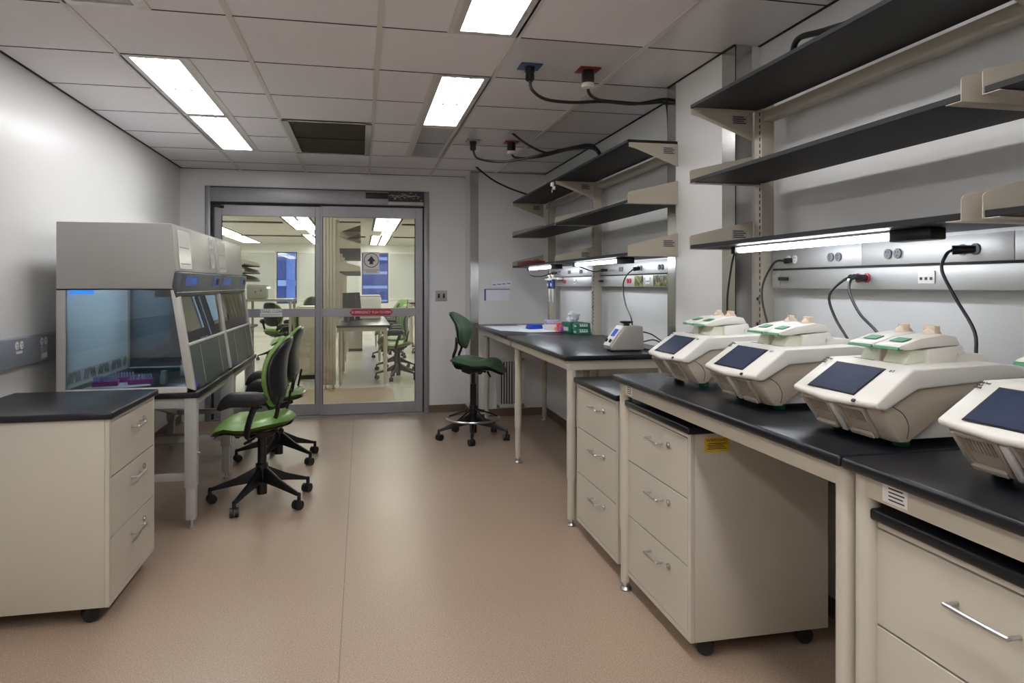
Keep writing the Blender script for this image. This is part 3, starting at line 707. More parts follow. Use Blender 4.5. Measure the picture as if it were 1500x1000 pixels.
    o = text('marking', note, .0092, (0, 0, 0), (0, 0, 0), 'print', t, align='LEFT'); o.matrix_local = X @ Matrix.Translation((-.143, .120, .0022)) @ Matrix.Scale(.55, 4, (1, 0, 0))
    o = text('marking', num, .011, (0, 0, 0), (0, 0, 0), 'print', t, align='CENTER'); o.matrix_local = X @ Matrix.Translation((.112, .118, .0022))
    MB(X).box(.095, .105, -.004, .003, -.003, .0015).build('port', 'black', t)
    o = text('marking', '48/48 FAST REACTION', .009, (.135, .03, .1945), (0, 0, -PI/2), 'print', t, sx=.8)
    # reaction block
    bk = thing('x', '', '') if False else None
    loft([[(.165, -.075, .19), (.165, .085, .19), (.185, .085, .226), (.185, -.075, .226)], [(.25, -.075, .19), (.25, .085, .19), (.25, .085, .226), (.25, -.075, .226)]], 'sample_block', 'pale', .003)
    MB().box(.16, .187, .0, .006, .192, .222).build('block_divider', 'taupe', t)
    hs = loft([[(.222, -.088, .188), (.222, .095, .188), (.222, .095, .228), (.222, -.088, .228)], [(.305, -.088, .188), (.305, .095, .188), (.312, .095, .236), (.312, -.088, .236)]], 'block_housing', 'cycler', .004)
    MB().prism([(.305, .188), (.415, .188), (.40, .212), (.345, .214), (.318, .232)], 'y', -.082, .088).build('rear_cover', 'cycler', t, bev=.004)
    MB().cyl((.315, -.086, .225), (.315, -.074, .225), .012, n=14).build('hinge', 'cycler', t)
    for s in (-1, 1):
        y0, y1 = (.002+.002, .094) if s > 0 else (-.088, -.002)
        pf = [(.135, .228), (.142, .238), (.20, .255), (.27, .264), (.305, .258), (.318, .236), (.225, .232), (.17, .226)]
        ld = MB().prism(pf, 'y', y0, y1).build('lid', 'cycler', t, bev=.004, seg=2)
        MB().prism([(.132, .2268), (.137, .2335), (.150, .2375), (.150, .2255)], 'y', y0+.001, y1-.001).build('lid_grip', 'lidg', ld, bev=.002)
        MB().prism([(.162, .2456), (.1625, .2474), (.190, .2546), (.190, .2528)], 'y', (y0+y1)/2-.026, (y0+y1)/2+.018).build('lid_window', 'lidg', ld)
        yk = (y0+y1)/2
        kb = MB().lathe([(.022, 0), (.022, .004), (.018, .010), (.012, .014), (.009, .019)], (.272, yk, .261), n=20).build('knob', 'knob', ld)
        a = {'g': 1.1, 'h': 1.1}.get(num[-1:], 1.2) if s > 0 else 1.45
        MB(Matrix.Translation((.272, yk, .266)) @ Matrix.Rotation(a, 4, 'Z')).box(-.021, .021, -.008, .008, 0, .018).build('knob_bar', 'knob', kb, bev=.002)
    return t
cycler('farthest thermal cycler, next to the upright post at the far end of the bench', 2.545, '# 4', 'C1000 Touch\nSerial #\nCT01643')
cycler('thermal cycler second from the far end, cord from the red outlet behind it', 2.058, '# 3', 'C1000 Touch\nSerial #\nCT01644')
cycler('thermal cycler fully in view just left of the cut-off one, before the bench seam', 1.555, '# 2', 'C1000 Touch\nSerial #\nCT01645')
cycler('nearest thermal cycler, cut off by the right edge of the picture', 1.067, '# 1', 'C1000 Touch\nSerial #\nCT01646')

# ------------------------------------------------------------------ alcove desk objects
t = thing('vortex_mixer', 'grey vortex mixer with black cup on the alcove desk', 'lab instrument', (1.50, 3.80, .925))
MB().prism([(-.115, .008), (.085, .008), (.075, .145), (-.03, .145), (-.10, .055), (-.118, .03)], 'y', -.065, .065).build('body', 'greyp', t, bev=.008, seg=3)
MB().prism([(-.1195, .032), (-.102, .0565), (-.034, .142), (-.040, .146), (-.108, .060), (-.124, .034)], 'y', -.05, .05).build('control_face', 'white', t)
MB().prism([(-.085, .083), (-.053, .123), (-.056, .126), (-.088, .086)], 'y', -.03, .03).build('blue_badge', 'badge', t)
MB().cyl((-.100, .03, .055), (-.115, .03, .064), .011).cyl((-.100, -.03, .055), (-.115, -.03, .064), .011).build('control_knob', 'black', t)
MB().lathe([(.02, .145), (.016, .156), (.036, .162), (.04, .170), (.02, .166)], (.0, 0, 0), n=20).build('cup_head', 'black', t)
for a, b in ((-.09, -.05), (-.09, .05), (.06, -.05), (.06, .05)): MB().cyl((a, b, 0), (a, b, .01), .009).build('foot', 'rubber', t)
def sheetobj(label, pts, z, m='paper'):
    cx = sum(p[0] for p in pts)/len(pts); cy = sum(p[1] for p in pts)/len(pts)
    t = thing('paper_sheet', label, 'paper', (cx, cy, z))
    MB().prism([(a-cx, b-cy) for a, b in pts], 'z', 0, .0012).build('sheet', m, t)
    return t
sheetobj('large white paper sheet spread along the far desk front', [(1.09, 6.25), (1.12, 5.62), (1.42, 5.55), (1.46, 6.22)], .926)
sheetobj('white paper sheet under the blue box on the far desk', [(1.15, 5.58), (1.32, 5.36), (1.60, 5.40), (1.50, 5.86)], .9275)
sheetobj('crumpled white paper overlapping at the back of the far desk', [(1.38, 5.90), (1.60, 5.62), (1.66, 6.3), (1.42, 6.36)], .929)
t = thing('tip_box', 'flat blue plastic box lying on the white papers', 'box', (1.44, 5.76, .931), .3)
B('tray', 'bluep', (-.055, .055, -.05, .05, 0, .022), t, .003); B('lid', 'bluep', (-.052, .052, -.047, .047, .022, .036), t, .004)
t = thing('tip_rack', 'white pipette tip box with frosted lid beside the red rack', 'rack', (1.56, 5.62, .926))
B('tray', 'white', (-.06, .055, -.045, .045, 0, .05), t, .004); B('lid', 'lilac', (-.058, .053, -.043, .043, .051, .085), t, .004)
t = thing('tube_rack', 'red tube rack on the far desk by the post', 'rack', (1.62, 5.50, .926))
B('tray', 'redp', (-.06, .06, -.04, .04, .0, .03), t, .003)
for k in range(4): MB().cyl((-.045+.03*k, 0, .031), (-.045+.03*k, 0, .066), .012).build('tube', 'redp', t)
B('handle', 'redp', (-.06, .06, -.04, -.03, .03, .07), t, .003)
t = thing('violet_rack', 'violet tip rack in front of the red rack', 'rack', (1.605, 5.36, .926))
B('tray', 'violet', (-.055, .06, -.045, .045, 0, .035), t, .004); B('lid', 'magenta', (-.052, .057, -.042, .042, .036, .05), t, .004)
def carton(label, x, y, rz, w, d, h, z=.926, tissue=False):
    t = thing('tissue_carton', label, 'box', (x, y, z), rz)
    B('box', 'teal', (-w/2, w/2, -d/2, d/2, 0, h), t, .002)
    B('print_panel', 'pale', (-w/2-.0012, -w/2, -d*.3, d*.3, h*.2, h*.55), t)
    B('print_panel', 'pale', (-w*.3, w*.3, -d/2-.0012, -d/2, h*.35, h*.6), t)
    for q in range(4): B('letter_block', 'white', (-w*.3+q*w*.16, -w*.3+q*w*.16+w*.09, -d/2-.0012, -d/2, h*.68, h*.86), t)
    if tissue:
        b = MB(); vs = []; n = 16
        for k in range(5):
            for i in range(n):
                a = 2*PI*i/n; r = [.03, .045, .04, .05, .015][k]*(1+.35*math.sin(3*a+k)); vs.append((r*math.cos(a), r*.8*math.sin(a), h+[0, .02, .04, .06, .085][k]))
        fs = [(k*n+i, k*n+(i+1) % n, (k+1)*n+(i+1) % n, (k+1)*n+i) for k in range(4) for i in range(n)] + [tuple(range(4*n, 5*n))]
        b.add(vs, fs).build('tissue', 'paper', t)
carton('dark green tissue carton with a white tissue standing up on the far desk', 1.64, 5.30, .25, .13, .13, .085, tissue=True)
carton('small green carton standing against the middle upright', 1.66, 5.13, 0, .11, .10, .045)
carton('small green carton stacked on top of another by the middle upright', 1.66, 5.13, 0, .105, .095, .04, z=.972)
# pipettes on their hanger
for k, (y, s) in enumerate(((6.09, 0), (5.98, 1))):
    t = thing('pipette', ['white and navy pipette hanging farther from the camera', 'white and navy pipette hanging nearer the camera'][k], 'pipette', (1.665, y, 1.15))
    MB().lathe([(.004, 0), (.007, .05), (.010, .06), (.011, .12)], n=12).build('shaft', 'white', t)
    MB().lathe([(.012, .12), (.017, .125), (.019, .17), (.016, .205)], n=14).build('grip', 'navy', t)
    MB().lathe([(.008, .205), (.008, .23), (.016, .232), (.016, .242)], n=12).build('plunger', 'white', t)
    B('finger_hook', 'white', (-.045, .0, -.01, .01, .195, .207), t, .004)
    B('display', 'paper', (-.0195, -.016, -.007, .007, .14, .168), t)
t = thing('pipette_hanger', 'white plastic hanger holding two pipettes on the far raceway', 'holder', (1.70, 6.035, 1.36))
B('bar', 'white', (-.01, .044, -.12, .12, -.012, .008), t, .003); 
for y in (-.08, -.03, .03, .08): B('fork', 'white', (-.055, -.01, y-.006, y+.006, -.006, .004), t, .002)

# ------------------------------------------------------------------ biosafety style hoods
def hood(label, y0, first):
    t = thing('laminar_hood', label, 'hood', (-.86, y0, 0)); ox = .86; Wd = 1.05
    X = lambda x: x+ox
    zt = .752
    # black work surface
    MB().box(X(-1.55), X(-.852), 0, Wd, .700, .731).build('tray', 'epoxy', t, bev=.002)
    MB().box(X(-1.545), X(-.875), .03, Wd-.03, .7315, .757).build('work_surface', 'epoxy', t, bev=.003)
    # upper box
    MB().prism([(X(-1.537), 1.285), (X(-.975), 1.285), (X(-.968), 1.37), (X(-.987), 1.633), (X(-1.537), 1.633)], 'y', 0, Wd).build('cabinet_top', 'hood', t, bev=.004)
    MB().prism([(X(-.988), 1.625), (X(-.972), 1.41), (X(-.968), 1.38), (X(-.960), 1.38), (X(-.980), 1.625)], 'y', .008, Wd-.008).build('front_cover', 'hoodl', t, bev=.002)
    MB().box(X(-1.537), X(-.968), -.001, Wd, 1.279, 1.2845).build('seam', 'gap', t)
    MB().prism([(X(-.972), 1.377), (X(-.930), 1.372), (X(-.945), 1.27), (X(-.945), 1.245), (X(-.965), 1.236), (X(-.985), 1.30)], 'y', -.003, Wd+.003).build('control_panel', 'hoodg', t, bev=.004)
    MB().prism([(X(-.935), 1.268), (X(-.934), 1.2645), (X(-.96), 1.2635), (X(-.96), 1.267)], 'y', -.004, Wd+.004).build('panel_groove', 'hoodl', t)
    def badge(y, w, z0, z1, m, nm, lb):
        k = MB().prism([(X(-.9305+(1.372-z)/(1.372-1.27)*-.015), z) for z in (z1, z0)] + [(X(-.929+(1.372-z)/(1.372-1.27)*-.015), z) for z in (z0, z1)], 'y', y, y+w)
        return k.build(nm, m, t, label=lb)
    badge(.08, .30, 1.30, 1.355, 'badge', 'control_badge', 'blue control badge')
    q = badge(.26, .08, 1.31, 1.345, 'badged', 'display', 'small display')
    badge(.80, .2, 1.295, 1.36, 'badge', 'brand_badge', 'blue badge')
    badge(.90, .09, 1.305, 1.345, 'dark', 'power_switch', 'dark switch')
    # frame: rear posts, front slanted posts, sill
    for y in (0, Wd-.03):
        MB().box(X(-1.537), X(-1.495), y, y+.03, .7315, 1.279).build('rear_post', 'hood', t, bev=.002)
        MB().prism([(X(-.912), .757), (X(-.868), .74), (X(-.945), 1.236), (X(-.95), 1.279), (X(-.992), 1.279)], 'y', y, y+.03).build('front_post', 'hoodl', t, bev=.002)
        MB().box(X(-1.495), X(-.91), y-.0, y+.03, .7315, .762).build('sill', 'hoodl', t, bev=.002)
        MB().prism([(X(-1.495), .762), (X(-.912), .762), (X(-.99), 1.279), (X(-1.495), 1.279)], 'y', y+.012, y+.017).build('side_glass', 'gside', t)
    # inside: rear liner and grille, ceiling liner
    MB().box(X(-1.53), X(-1.505), .03, Wd-.03, .757, 1.279).build('back_liner', 'hoodi', t)
    g = MB().box(X(-1.505), X(-1.502), .03, Wd-.03, .775, .845).build('air_grille', 'hoodl', t)
    s_ = MB(); k = 0; y = .05
    while y < Wd-.08:
        dir_ = 1 if (k//5) % 2 == 0 else -1
        s_.prism([(y, .782), (y+.006, .782), (y+.006+.02*dir_, .838), (y+.02*dir_, .838)], 'x', X(-1.5022), X(-1.5012)); k += 1; y += .016 if k % 5 else .045
    s_.build('grille_slots', 'dark', g)['kind'] = 'stuff'
    # sash and folding panels along the slope: from (-.945,1.236) to (-.868,.735)
    def sl(z, off=0): return X(-.868+(z-.735)/(1.236-.735)*(-.945+.868)-.012+off)
    MB().prism([(sl(1.24), 1.24), (sl(.985), .985), (sl(.985, -.004), .985), (sl(1.24, -.004), 1.24)], 'y', .03, Wd-.03).build('sash_glass', 'gsash', t)
    MB().prism([(sl(.990), .990), (sl(.978), .978), (sl(.978, .018), .978), (sl(.990, .018), .990)], 'y', .01, Wd-.01).build('sash_rail', 'hoodl', t, bev=.002)
    n = 4
    for k in range(n):
        ya, yb = .012+(Wd-.024)*k/n, .012+(Wd-.024)*(k+1)/n
        oa, ob = ((.003, .012), (.012, .022), (.006, .012), (.012, .005))[k]
        vs = []
        for yy, of in ((ya+.002, oa), (yb-.002, ob)):
            vs += [(sl(.976, of), yy, .976), (sl(.738, of), yy, .738), (sl(.738, of-.006), yy, .738), (sl(.976, of-.006), yy, .976)]
        p = MB().add(vs, [(0, 1, 2, 3)[::-1], (4, 5, 6, 7), (0, 1, 5, 4), (1, 2, 6, 5), (2, 3, 7, 6), (3, 0, 4, 7)]).build('folding_panel', 'hoodg2', t)
        if k in (0, 2): MB().prism([(sl(.970, .0135), .970), (sl(.75, .0135), .75), (sl(.75, .0150), .75), (sl(.970, .0150), .970)], 'y', yb-.003, yb+.001).build('hem', 'hoodl', p)
    MB().prism([(sl(.79, .008), .79), (sl(.752, .008), .752), (sl(.752, .010), .752), (sl(.79, .010), .79)], 'y', .03, .085).build('panel_sticker', 'blue', t, label='blue sticker')
    # stand
    for lx in (-.895, -1.50):
        for ly in (.035, Wd-.035):
            lg = MB().box(X(lx-.03), X(lx+.03), ly-.03, ly+.03, .22, .700).box(X(lx-.024), X(lx+.024), ly-.024, ly+.024, .045, .22).build('leg', 'hood', t, bev=.002)
            MB().cyl((X(lx), ly, 0), (X(lx), ly, .05), .009).lathe([(.018, 0), (.018, .01)], (X(lx), ly, 0)).build('leveller', 'chrome', lg)
            if lx > -1: MB().cyl((X(lx+.03), ly, .40), (X(lx+.042), ly, .40), .006).build('bolt', 'chrome', lg)
    for ly in (.035, Wd-.035):
        for za, zb in ((.645, .699), (.255, .295)): MB().box(X(-1.47), X(-.925), ly-.015, ly+.015, za, zb).build('side_rail', 'hood', t, bev=.002)
    for za, zb in ((.645, .699), (.40, .44)): MB().box(X(-1.515), X(-1.485), .065, Wd-.065, za, zb).build('rear_rail', 'hood', t, bev=.002)
    MB().box(X(-.91), X(-.88), .065, Wd-.065, .65, .699).build('front_rail', 'hood', t, bev=.002)
    MB().prism([(.065, .50), (.065, .54), (Wd-.065, .30), (Wd-.065, .26)], 'x', X(-1.48), X(-1.45)).build('brace', 'hood', t)
    MB().cyl((X(-1.05), .10, 1.268), (X(-1.05), Wd-.08, 1.268), .009).build('fill_tube', 'hfill', t)  # added tube, out of sight under the header, lifts the light inside
    MB().box(X(-1.09), X(-1.01), .085, .095, 1.24, 1.283).box(X(-1.02), X(-1.012), .085, Wd-.08, 1.245, 1.283).build('fill_tube_shield', 'hood', t)  # added screen that keeps the fill tube out of view
    if first:
        MB().cyl((X(-1.49), .06, 1.268), (X(-1.38), .06, 1.268), .009).build('blue_tube', 'uv', t, label='glowing blue lamp tube')
    return t
hood('nearer grey laminar flow hood on a steel stand against the left wall', 4.0, True)
hood('farther grey laminar flow hood next to the sliding door', 5.06, False)
def pouch(label, y, w, z0=1.40, z1=1.60, cat='document sleeve'):
    t = thing('document_sleeve', label, cat, (-.9605, y, 1.39))
    def px(z): return -.9605-(z-1.38)/(1.625-1.38)*.0195+.9605+.0015
    def q(mb, z0, z1, y0, y1, o1, o2): return mb.prism([(px(z0)+o1, z0-1.39), (px(z0)+o2, z0-1.39), (px(z1)+o2, z1-1.39), (px(z1)+o1, z1-1.39)], 'y', y0, y1)
    q(MB(), z0, z1, 0, w, 0, .001).build('document', 'paper', t)
    q(MB(), z0-.005, z1+.005, -.008, w+.008, .0012, .002).build('film', 'film', t)
    for zz in (z0+(z1-z0)*.55, z0+.02):
        q(MB(), zz, zz+.004, .02, w-.03, .002, .0025).build('print_line', 'print', t)
pouch('crinkled clear document sleeve on the front of the nearer hood', 4.07, .26)
pouch('crinkled clear document sleeve on the front of the farther hood', 5.13, .26)
pouch('small notice slip on the upper right of the nearer hood front', 4.86, .12, 1.55, 1.61, 'notice')
pouch('narrow printed notice below the slip on the nearer hood front', 4.88, .09, 1.42, 1.50, 'notice')
# inside the nearer hood
def tiprack(label, x, y, rz, c1='magenta', z=.7575):
    t = thing('tip_rack', label, 'rack', (x, y, z), rz)
    B('base', c1, (-.062, .062, -.042, .042, 0, .028), t, .003)
    b = MB()
    for i in range(8):
        for j in range(5): b.cyl((-.05+.0143*i, -.032+.016*j, .028), (-.05+.0143*i, -.032+.016*j, .05), .0045, n=6)
    b.build('tips', 'lilac', t)['kind'] = 'stuff'
tiprack('magenta rack of lilac pipette tips, front left in the nearer hood', -1.36, 4.17, .2)
tiprack('magenta rack of lilac pipette tips, rightmost in the nearer hood', -1.20, 4.22, .35)
tiprack('magenta rack of lilac pipette tips, rearmost of the three in the nearer hood', -1.32, 4.32, .3)
def bottle(label, x, y, s=1.0):
    t = thing('white_bottle', label, 'bottle', (x, y, .7575))
    MB().lathe([(.017*s, 0), (.019*s, .004), (.019*s, .042*s), (.012*s, .052*s)], n=18).build('body', 'white', t)
    MB().lathe([(.015*s, .052*s), (.016*s, .068*s), (.012*s, .07*s)], n=18).build('cap', 'white', t)
bottle('small white plastic bottle standing alone in the nearer hood', -1.07, 4.18, 1.05)
bottle('taller white bottle by the front post in the nearer hood', -1.04, 4.52, 1.4)
t = sheetobj('white paper under the tip racks in the nearer hood', [(-1.44, 4.07), (-1.24, 4.06), (-1.12, 4.13), (-1.2, 4.3), (-1.42, 4.28)], .7572)
tiprack('magenta tip rack seen through the glass in the farther hood', -1.16, 5.45, .1)
tiprack('violet tip rack at the back of the farther hood', -1.28, 5.62, .2, 'violet')
t = thing('plastic_bag', 'crumpled clear plastic bag in the farther hood', 'bag', (-1.35, 5.42, .7575))
b = MB(); vs = []; n = 18
for k in range(6):
    for i in range(n):
        a = 2*PI*i/n; r = [.10, .12, .11, .09, .06, .02][k]*(1+.25*math.sin(4*a+1.7*k)+random.uniform(-.12, .12)); vs.append((r*math.cos(a), r*math.sin(a), [0, .02, .05, .08, .10, .12][k]+random.uniform(0, .01)))
b.add(vs, [(k*n+i, k*n+(i+1) % n, (k+1)*n+(i+1) % n, (k+1)*n+i) for k in range(5) for i in range(n)] + [tuple(range(n))[::-1], tuple(range(5*n, 6*n))]).build('film', 'bag', t, smooth=False)

# ------------------------------------------------------------------ chairs
def pad(wfn, hgt, thick, bend, n=26, rings=7, e=2.6):
    """superellipse cushion: u across, v up, thickness along c; bend(u,v,c)->xyz"""
    vs = []; fs = []
    for side in (1, -1):
        for k in range(rings+1):
            r = k/rings
            for i in range(n):
                a = 2*PI*i/n
                cu, sv = math.cos(a), math.sin(a)
                q = (abs(cu)**e+abs(sv)**e)**(-1/e)
                v = sv*q*r*hgt/2; u = cu*q*r*wfn(v/(hgt/2))/2
                c = side*thick/2*max(0, 1-r**4)**.5
                vs.append(bend(u, v, c))
    m = (rings+1)*n
    for s_ in (0, 1):
        for k in range(rings):
            for i in range(n):
                f = (s_*m+k*n+i, s_*m+k*n+(i+1) % n, s_*m+(k+1)*n+(i+1) % n, s_*m+(k+1)*n+i); fs.append(f if s_ == 0 else f[::-1])
    return vs, fs
def base_star(t, r, rot, zhub=.21, ring=None):
    MB().lathe([(.030, .05), (.030, .20), (.036, .205), (.036, zhub+.02), (.026, zhub+.03)], n=18).build('hub', 'black', t)
    for k in range(5):
        a = rot+k*2*PI/5; c, s = math.cos(a), math.sin(a)
        vs = []
        for d, w, z1, z0 in ((.028, .022, zhub+.005, zhub-.085), (.5*r, .018, .150, .105), (r-.012, .015, .098, .078), (r+.008, .013, .096, .080)):
            for ww, z in ((-w, z0), (w, z0), (w*.55, z1), (-w*.55, z1)): vs.append((c*d-s*ww, s*d+c*ww, z))
        fs = [(3, 2, 1, 0), (12, 13, 14, 15)]+[(q*4+i, q*4+(i+1) % 4, q*4+4+(i+1) % 4, q*4+4+i) for q in range(3) for i in range(4)]
        arm = MB().add(vs, fs).build('base_arm', 'black', t, bev=.004)
        X = Matrix.Translation((c*r, s*r, 0)) @ Matrix.Rotation(a+1.1*(k % 2)+.5, 4, 'Z')
        MB(X).cyl((0, 0, .05), (0, 0, .085), .011).cyl((-.010, -.024, .028), (-.010, -.004, .028), .027, n=18).cyl((-.010, .004, .028), (-.010, .024, .028), .027, n=18).build('caster', 'rubber', arm)
def add_pad(name, m, par, args): 
    vs, fs = args; b = MB().add(vs, fs)
    o = b.build(name, m, par)
    bm = bmesh.new(); bm.from_mesh(o.data); bmesh.ops.remove_doubles(bm, verts=bm.verts, dist=.0006); bm.to_mesh(o.data); bm.free(); return o
def task_chair(name, label, loc, rz, rot, green='green', seat=.505, arms=True, top=1.0, wid=.47, ring=False, bz=None):
    t = thing(name, label, 'chair', loc, rz)
    base_star(t, .30, rot-rz)
    MB().cyl((0, 0, .22), (0, 0, seat-.30+.24 if not ring else seat-.20), .026, n=16).cyl((0, 0, .22), (0, 0, seat-.09), .016, n=14).build('gas_column', 'black', t)
    mech = MB().prism([(-.10, seat-.05), (-.08, seat-.095), (-.02, seat-.115), (.05, seat-.10), (.13, seat-.085), (.15, seat-.055), (.12, seat-.035), (-.08, seat-.035)], 'y', -.07, .07).build('mechanism', 'black', t, bev=.006)
    MB().cyl((.10, -.14, seat-.085), (.10, .14, seat-.085), .008).cyl((.10, -.15, seat-.085), (.10, -.12, seat-.085), .018).cyl((.02, .10, seat-.10), (.06, .16, seat-.12), .008).cyl((.14, -.05, seat-.09), (.17, -.07, seat-.13), .008).build('lever', 'black', mech)
    # seat: u across (y), v forward (x), c up
    def sb(u, v, c):
        x = v+.045; f = (v+.235)/.47
        z = seat-.03 + .028*math.cos(f*PI*1.15) - (.07*max(0, f-.72)**2*8) + .25*u*u*(1-f)*1.0 + c
        if f > .55: z += .030*math.sin((f-.55)/.45*PI)-.10*u*u*0
        return (x, u, z)
    add_pad('seat', green, t, pad(lambda q: wid*(.90+.10*math.cos(q*1.2)) , .47, .088, sb, e=2.8))
    add_pad('seat_shell', 'shell', t, pad(lambda q: wid*.93*(.90+.10*math.cos(q*1.2)), .44, .03, lambda u, v, c: (lambda p: (p[0], p[1], p[2]-.03))(sb(u, v, c)), e=2.8))
    BX, LN, sy = (-.10, .045, .075) if ring else (-.118, .018, .15)
    z0 = bz or seat+.072; hb = top-z0; zc = (top+z0)/2
    def bb(u, v, c, off=0):
        f = (v+hb/2)/hb
        x = BX-LN*f+.03*math.sin(f*PI) + .9*u*u - (LN*max(0, f-.72)/.28) - c - off
        x -= .035*max(0, .22-f)/.22*(-1)
        return (x, u, z0+(v+hb/2))
    wf = (lambda q: .45*(.84+.16*math.cos((q+.1)*1.3))) if not ring else (lambda q: .38*(.72+.28*math.cos((q-.35)*1.5)))
    ee = 2.3 if ring else 3.0
    add_pad('backrest', green, t, pad(wf, hb, .056, bb, e=ee))
    add_pad('back_shell', 'shell', t, pad(lambda q: wf(q)*.97, hb*.97, .03, lambda u, v, c: bb(u, v, c, .024), e=ee))
    for s in (-1, 1):
        MB().tube([(-.05, s*.09, seat-.06), (-.11, s*.12, seat-.055), (BX-(.045 if ring else -.02), s*sy, seat-.01), (BX-(.05 if ring else 0), s*sy, seat+.04), (BX-(.03 if ring else .012), s*sy, seat+.10), (BX-(.035 if ring else .025), s*sy*(.5 if ring else .85), seat+(.19 if ring else .15))], .013, n=8, flat=.6).build('back_strut', 'black', t)
        if arms:
            MB().tube([(.02, s*.10, seat-.07), (.03, s*.20, seat-.075), (.02, s*.262, seat-.04), (.0, s*.275, seat+.04), (-.03, s*.275, seat+.12)], .019, n=10, flat=.7).build('arm_post', 'black', t)
            ap = pad(lambda q: .085, .28, .085, lambda u, v, c: (v+.04, s*.275+u, seat+.155+c-5.5*max(0, v-.04)**2), e=3)
            add_pad('arm_pad', 'rubber', t, ap)
    if ring:
        MB().tube([(.225*math.cos(a*PI/16), .225*math.sin(a*PI/16), .172) for a in range(33)], .009, n=8, sub=1).build('foot_ring', 'chrome', t)
        sp = MB()
        for k in range(5):
            a = rot-rz+k*2*PI/5+PI/5; sp.cyl((.028*math.cos(a), .028*math.sin(a), .25), (.22*math.cos(a), .22*math.sin(a), .176), .007)
        sp.cyl((0, 0, .22), (0, 0, .28), .034); sp.build('ring_spokes', 'black', t)
    return t
ch1 = task_chair('task_chair', 'nearer green and black armchair on casters in front of the hoods', (-.585, 4.42, 0), PI-.11, math.radians(-112))
ch2 = copy_tree(ch1, loc=(-.60, 5.43, 0), rz=PI-.07, label='second green and black armchair half hidden behind the nearer one')
task_chair('drafting_stool', 'armless green drafting stool with chrome foot ring at the alcove desk', (.93, 5.86, 0), -.45, math.radians(-101), green='green2', seat=.665, arms=False, top=1.075, ring=True, wid=.42, bz=.76)

# ------------------------------------------------------------------ lab behind the glass
H2 = 2.52; FY2 = 22.0
struct('floor_far_lab', MB().box(-7, 4.2, 7.19, 26, -.06, -.001), 'floor2')
ceil2 = struct('ceiling_far_lab', MB().box(-7, 4.2, 7.25, FY2+.2, H2, H2+.1), 'ceil2')
struct('wall_far_left', MB().box(-6.1, -6.0, 7.25, FY2, 0, H2), 'wall2')
struct('wall_far_right', MB().box(3.6, 3.7, 7.25, FY2, 0, H2), 'wall2')
struct('wall_divider', MB().box(-6.1, XL-.1, YB+.06, 7.25, 0, H2).box(XR+.1, 3.7, YB+.06, 7.25, 0, H2).box(XL-.1, XR+.1, YB+.12, 7.25, H-.02, H2), 'wall2')
t = thing('threshold_runner', 'brown floor runner just beyond the glass door', 'mat', (-.5, 8.1, 0)); B('runner', 'floor', (-.8, .875, -.9, .88, .0, .003), t)
wins = [(-5.6, -4.2), (-2.50, -1.91), (.012, .82), (2.2, 2.9)]
fw = MB().box(-6.1, 3.7, FY2, FY2+.15, 0, .72).box(-6.1, 3.7, FY2, FY2+.15, 2.28, H2)
xs = -6.1
for a, b in wins: fw.box(xs, a, FY2, FY2+.15, .72, 2.28); xs = b
fw.box(xs, 3.7, FY2, FY2+.15, .72, 2.28)
struct('wall_far', fw, 'wall2')
for k, (a, b) in enumerate(wins):
    w_ = MB().box(a, a+.03, FY2+.02, FY2+.06, .72, 2.28).box(b-.03, b, FY2+.02, FY2+.06, .72, 2.28).box(a, b, FY2+.02, FY2+.06, .72, .77).box(a, b, FY2+.02, FY2+.06, 2.25, 2.28)
    ww = struct('window_%d' % (k+1), w_, 'navy' if k else 'alu')
    MB().box(a+.03, b-.03, FY2+.04, FY2+.045, .77, 2.25).build('pane', 'gdoor', ww)
for k, (a, b) in enumerate(((-3.9, -2.56), (-1.86, -.1), (.86, 1.62), (1.66, 2.15))):
    t = thing('roller_blind', ['white roller blind left of the blue window beyond the glass', 'white roller blind between the two blue windows', 'white roller blind right of the arrow sign', 'rightmost white roller blind in the far lab'][k], 'blind', ((a+b)/2, FY2-.04, 0))
    B('fabric', 'blind', (a-(a+b)/2, b-(a+b)/2, 0, .004, .85, 2.25), t); B('bottom_bar', 'white', (a-(a+b)/2, b-(a+b)/2, -.008, .01, .83, .86), t); B('roller', 'white', (a-(a+b)/2, b-(a+b)/2, -.02, .03, 2.25, 2.31), t)
t = thing('office_building', 'blue glass office tower beyond the left far window', 'building', (-3.6, 45, -30))
B('facade', 'bldg', (-3, 2.2, 0, 8, 0, 60), t); 
for k in range(12): B('floor_band', 'bldw', (-2.2, 2.2, -.15, 0, 24+1.5*k*1.2, 24.35+1.5*k*1.2), t)
B('corner_pier', 'bld', (-.9, -.4, -.3, 0, 0, 60), t)
t = thing('office_building', 'blue glass office tower beyond the right far window', 'building', (1.6, 50, -30))
B('facade', 'bldg', (-2.6, 3.4, 0, 8, 0, 60), t)
for k in range(14): B('floor_band', 'bldw', (-2.6, 3.4, -.15, 0, 24+1.0*k, 24.2+1.0*k), t)
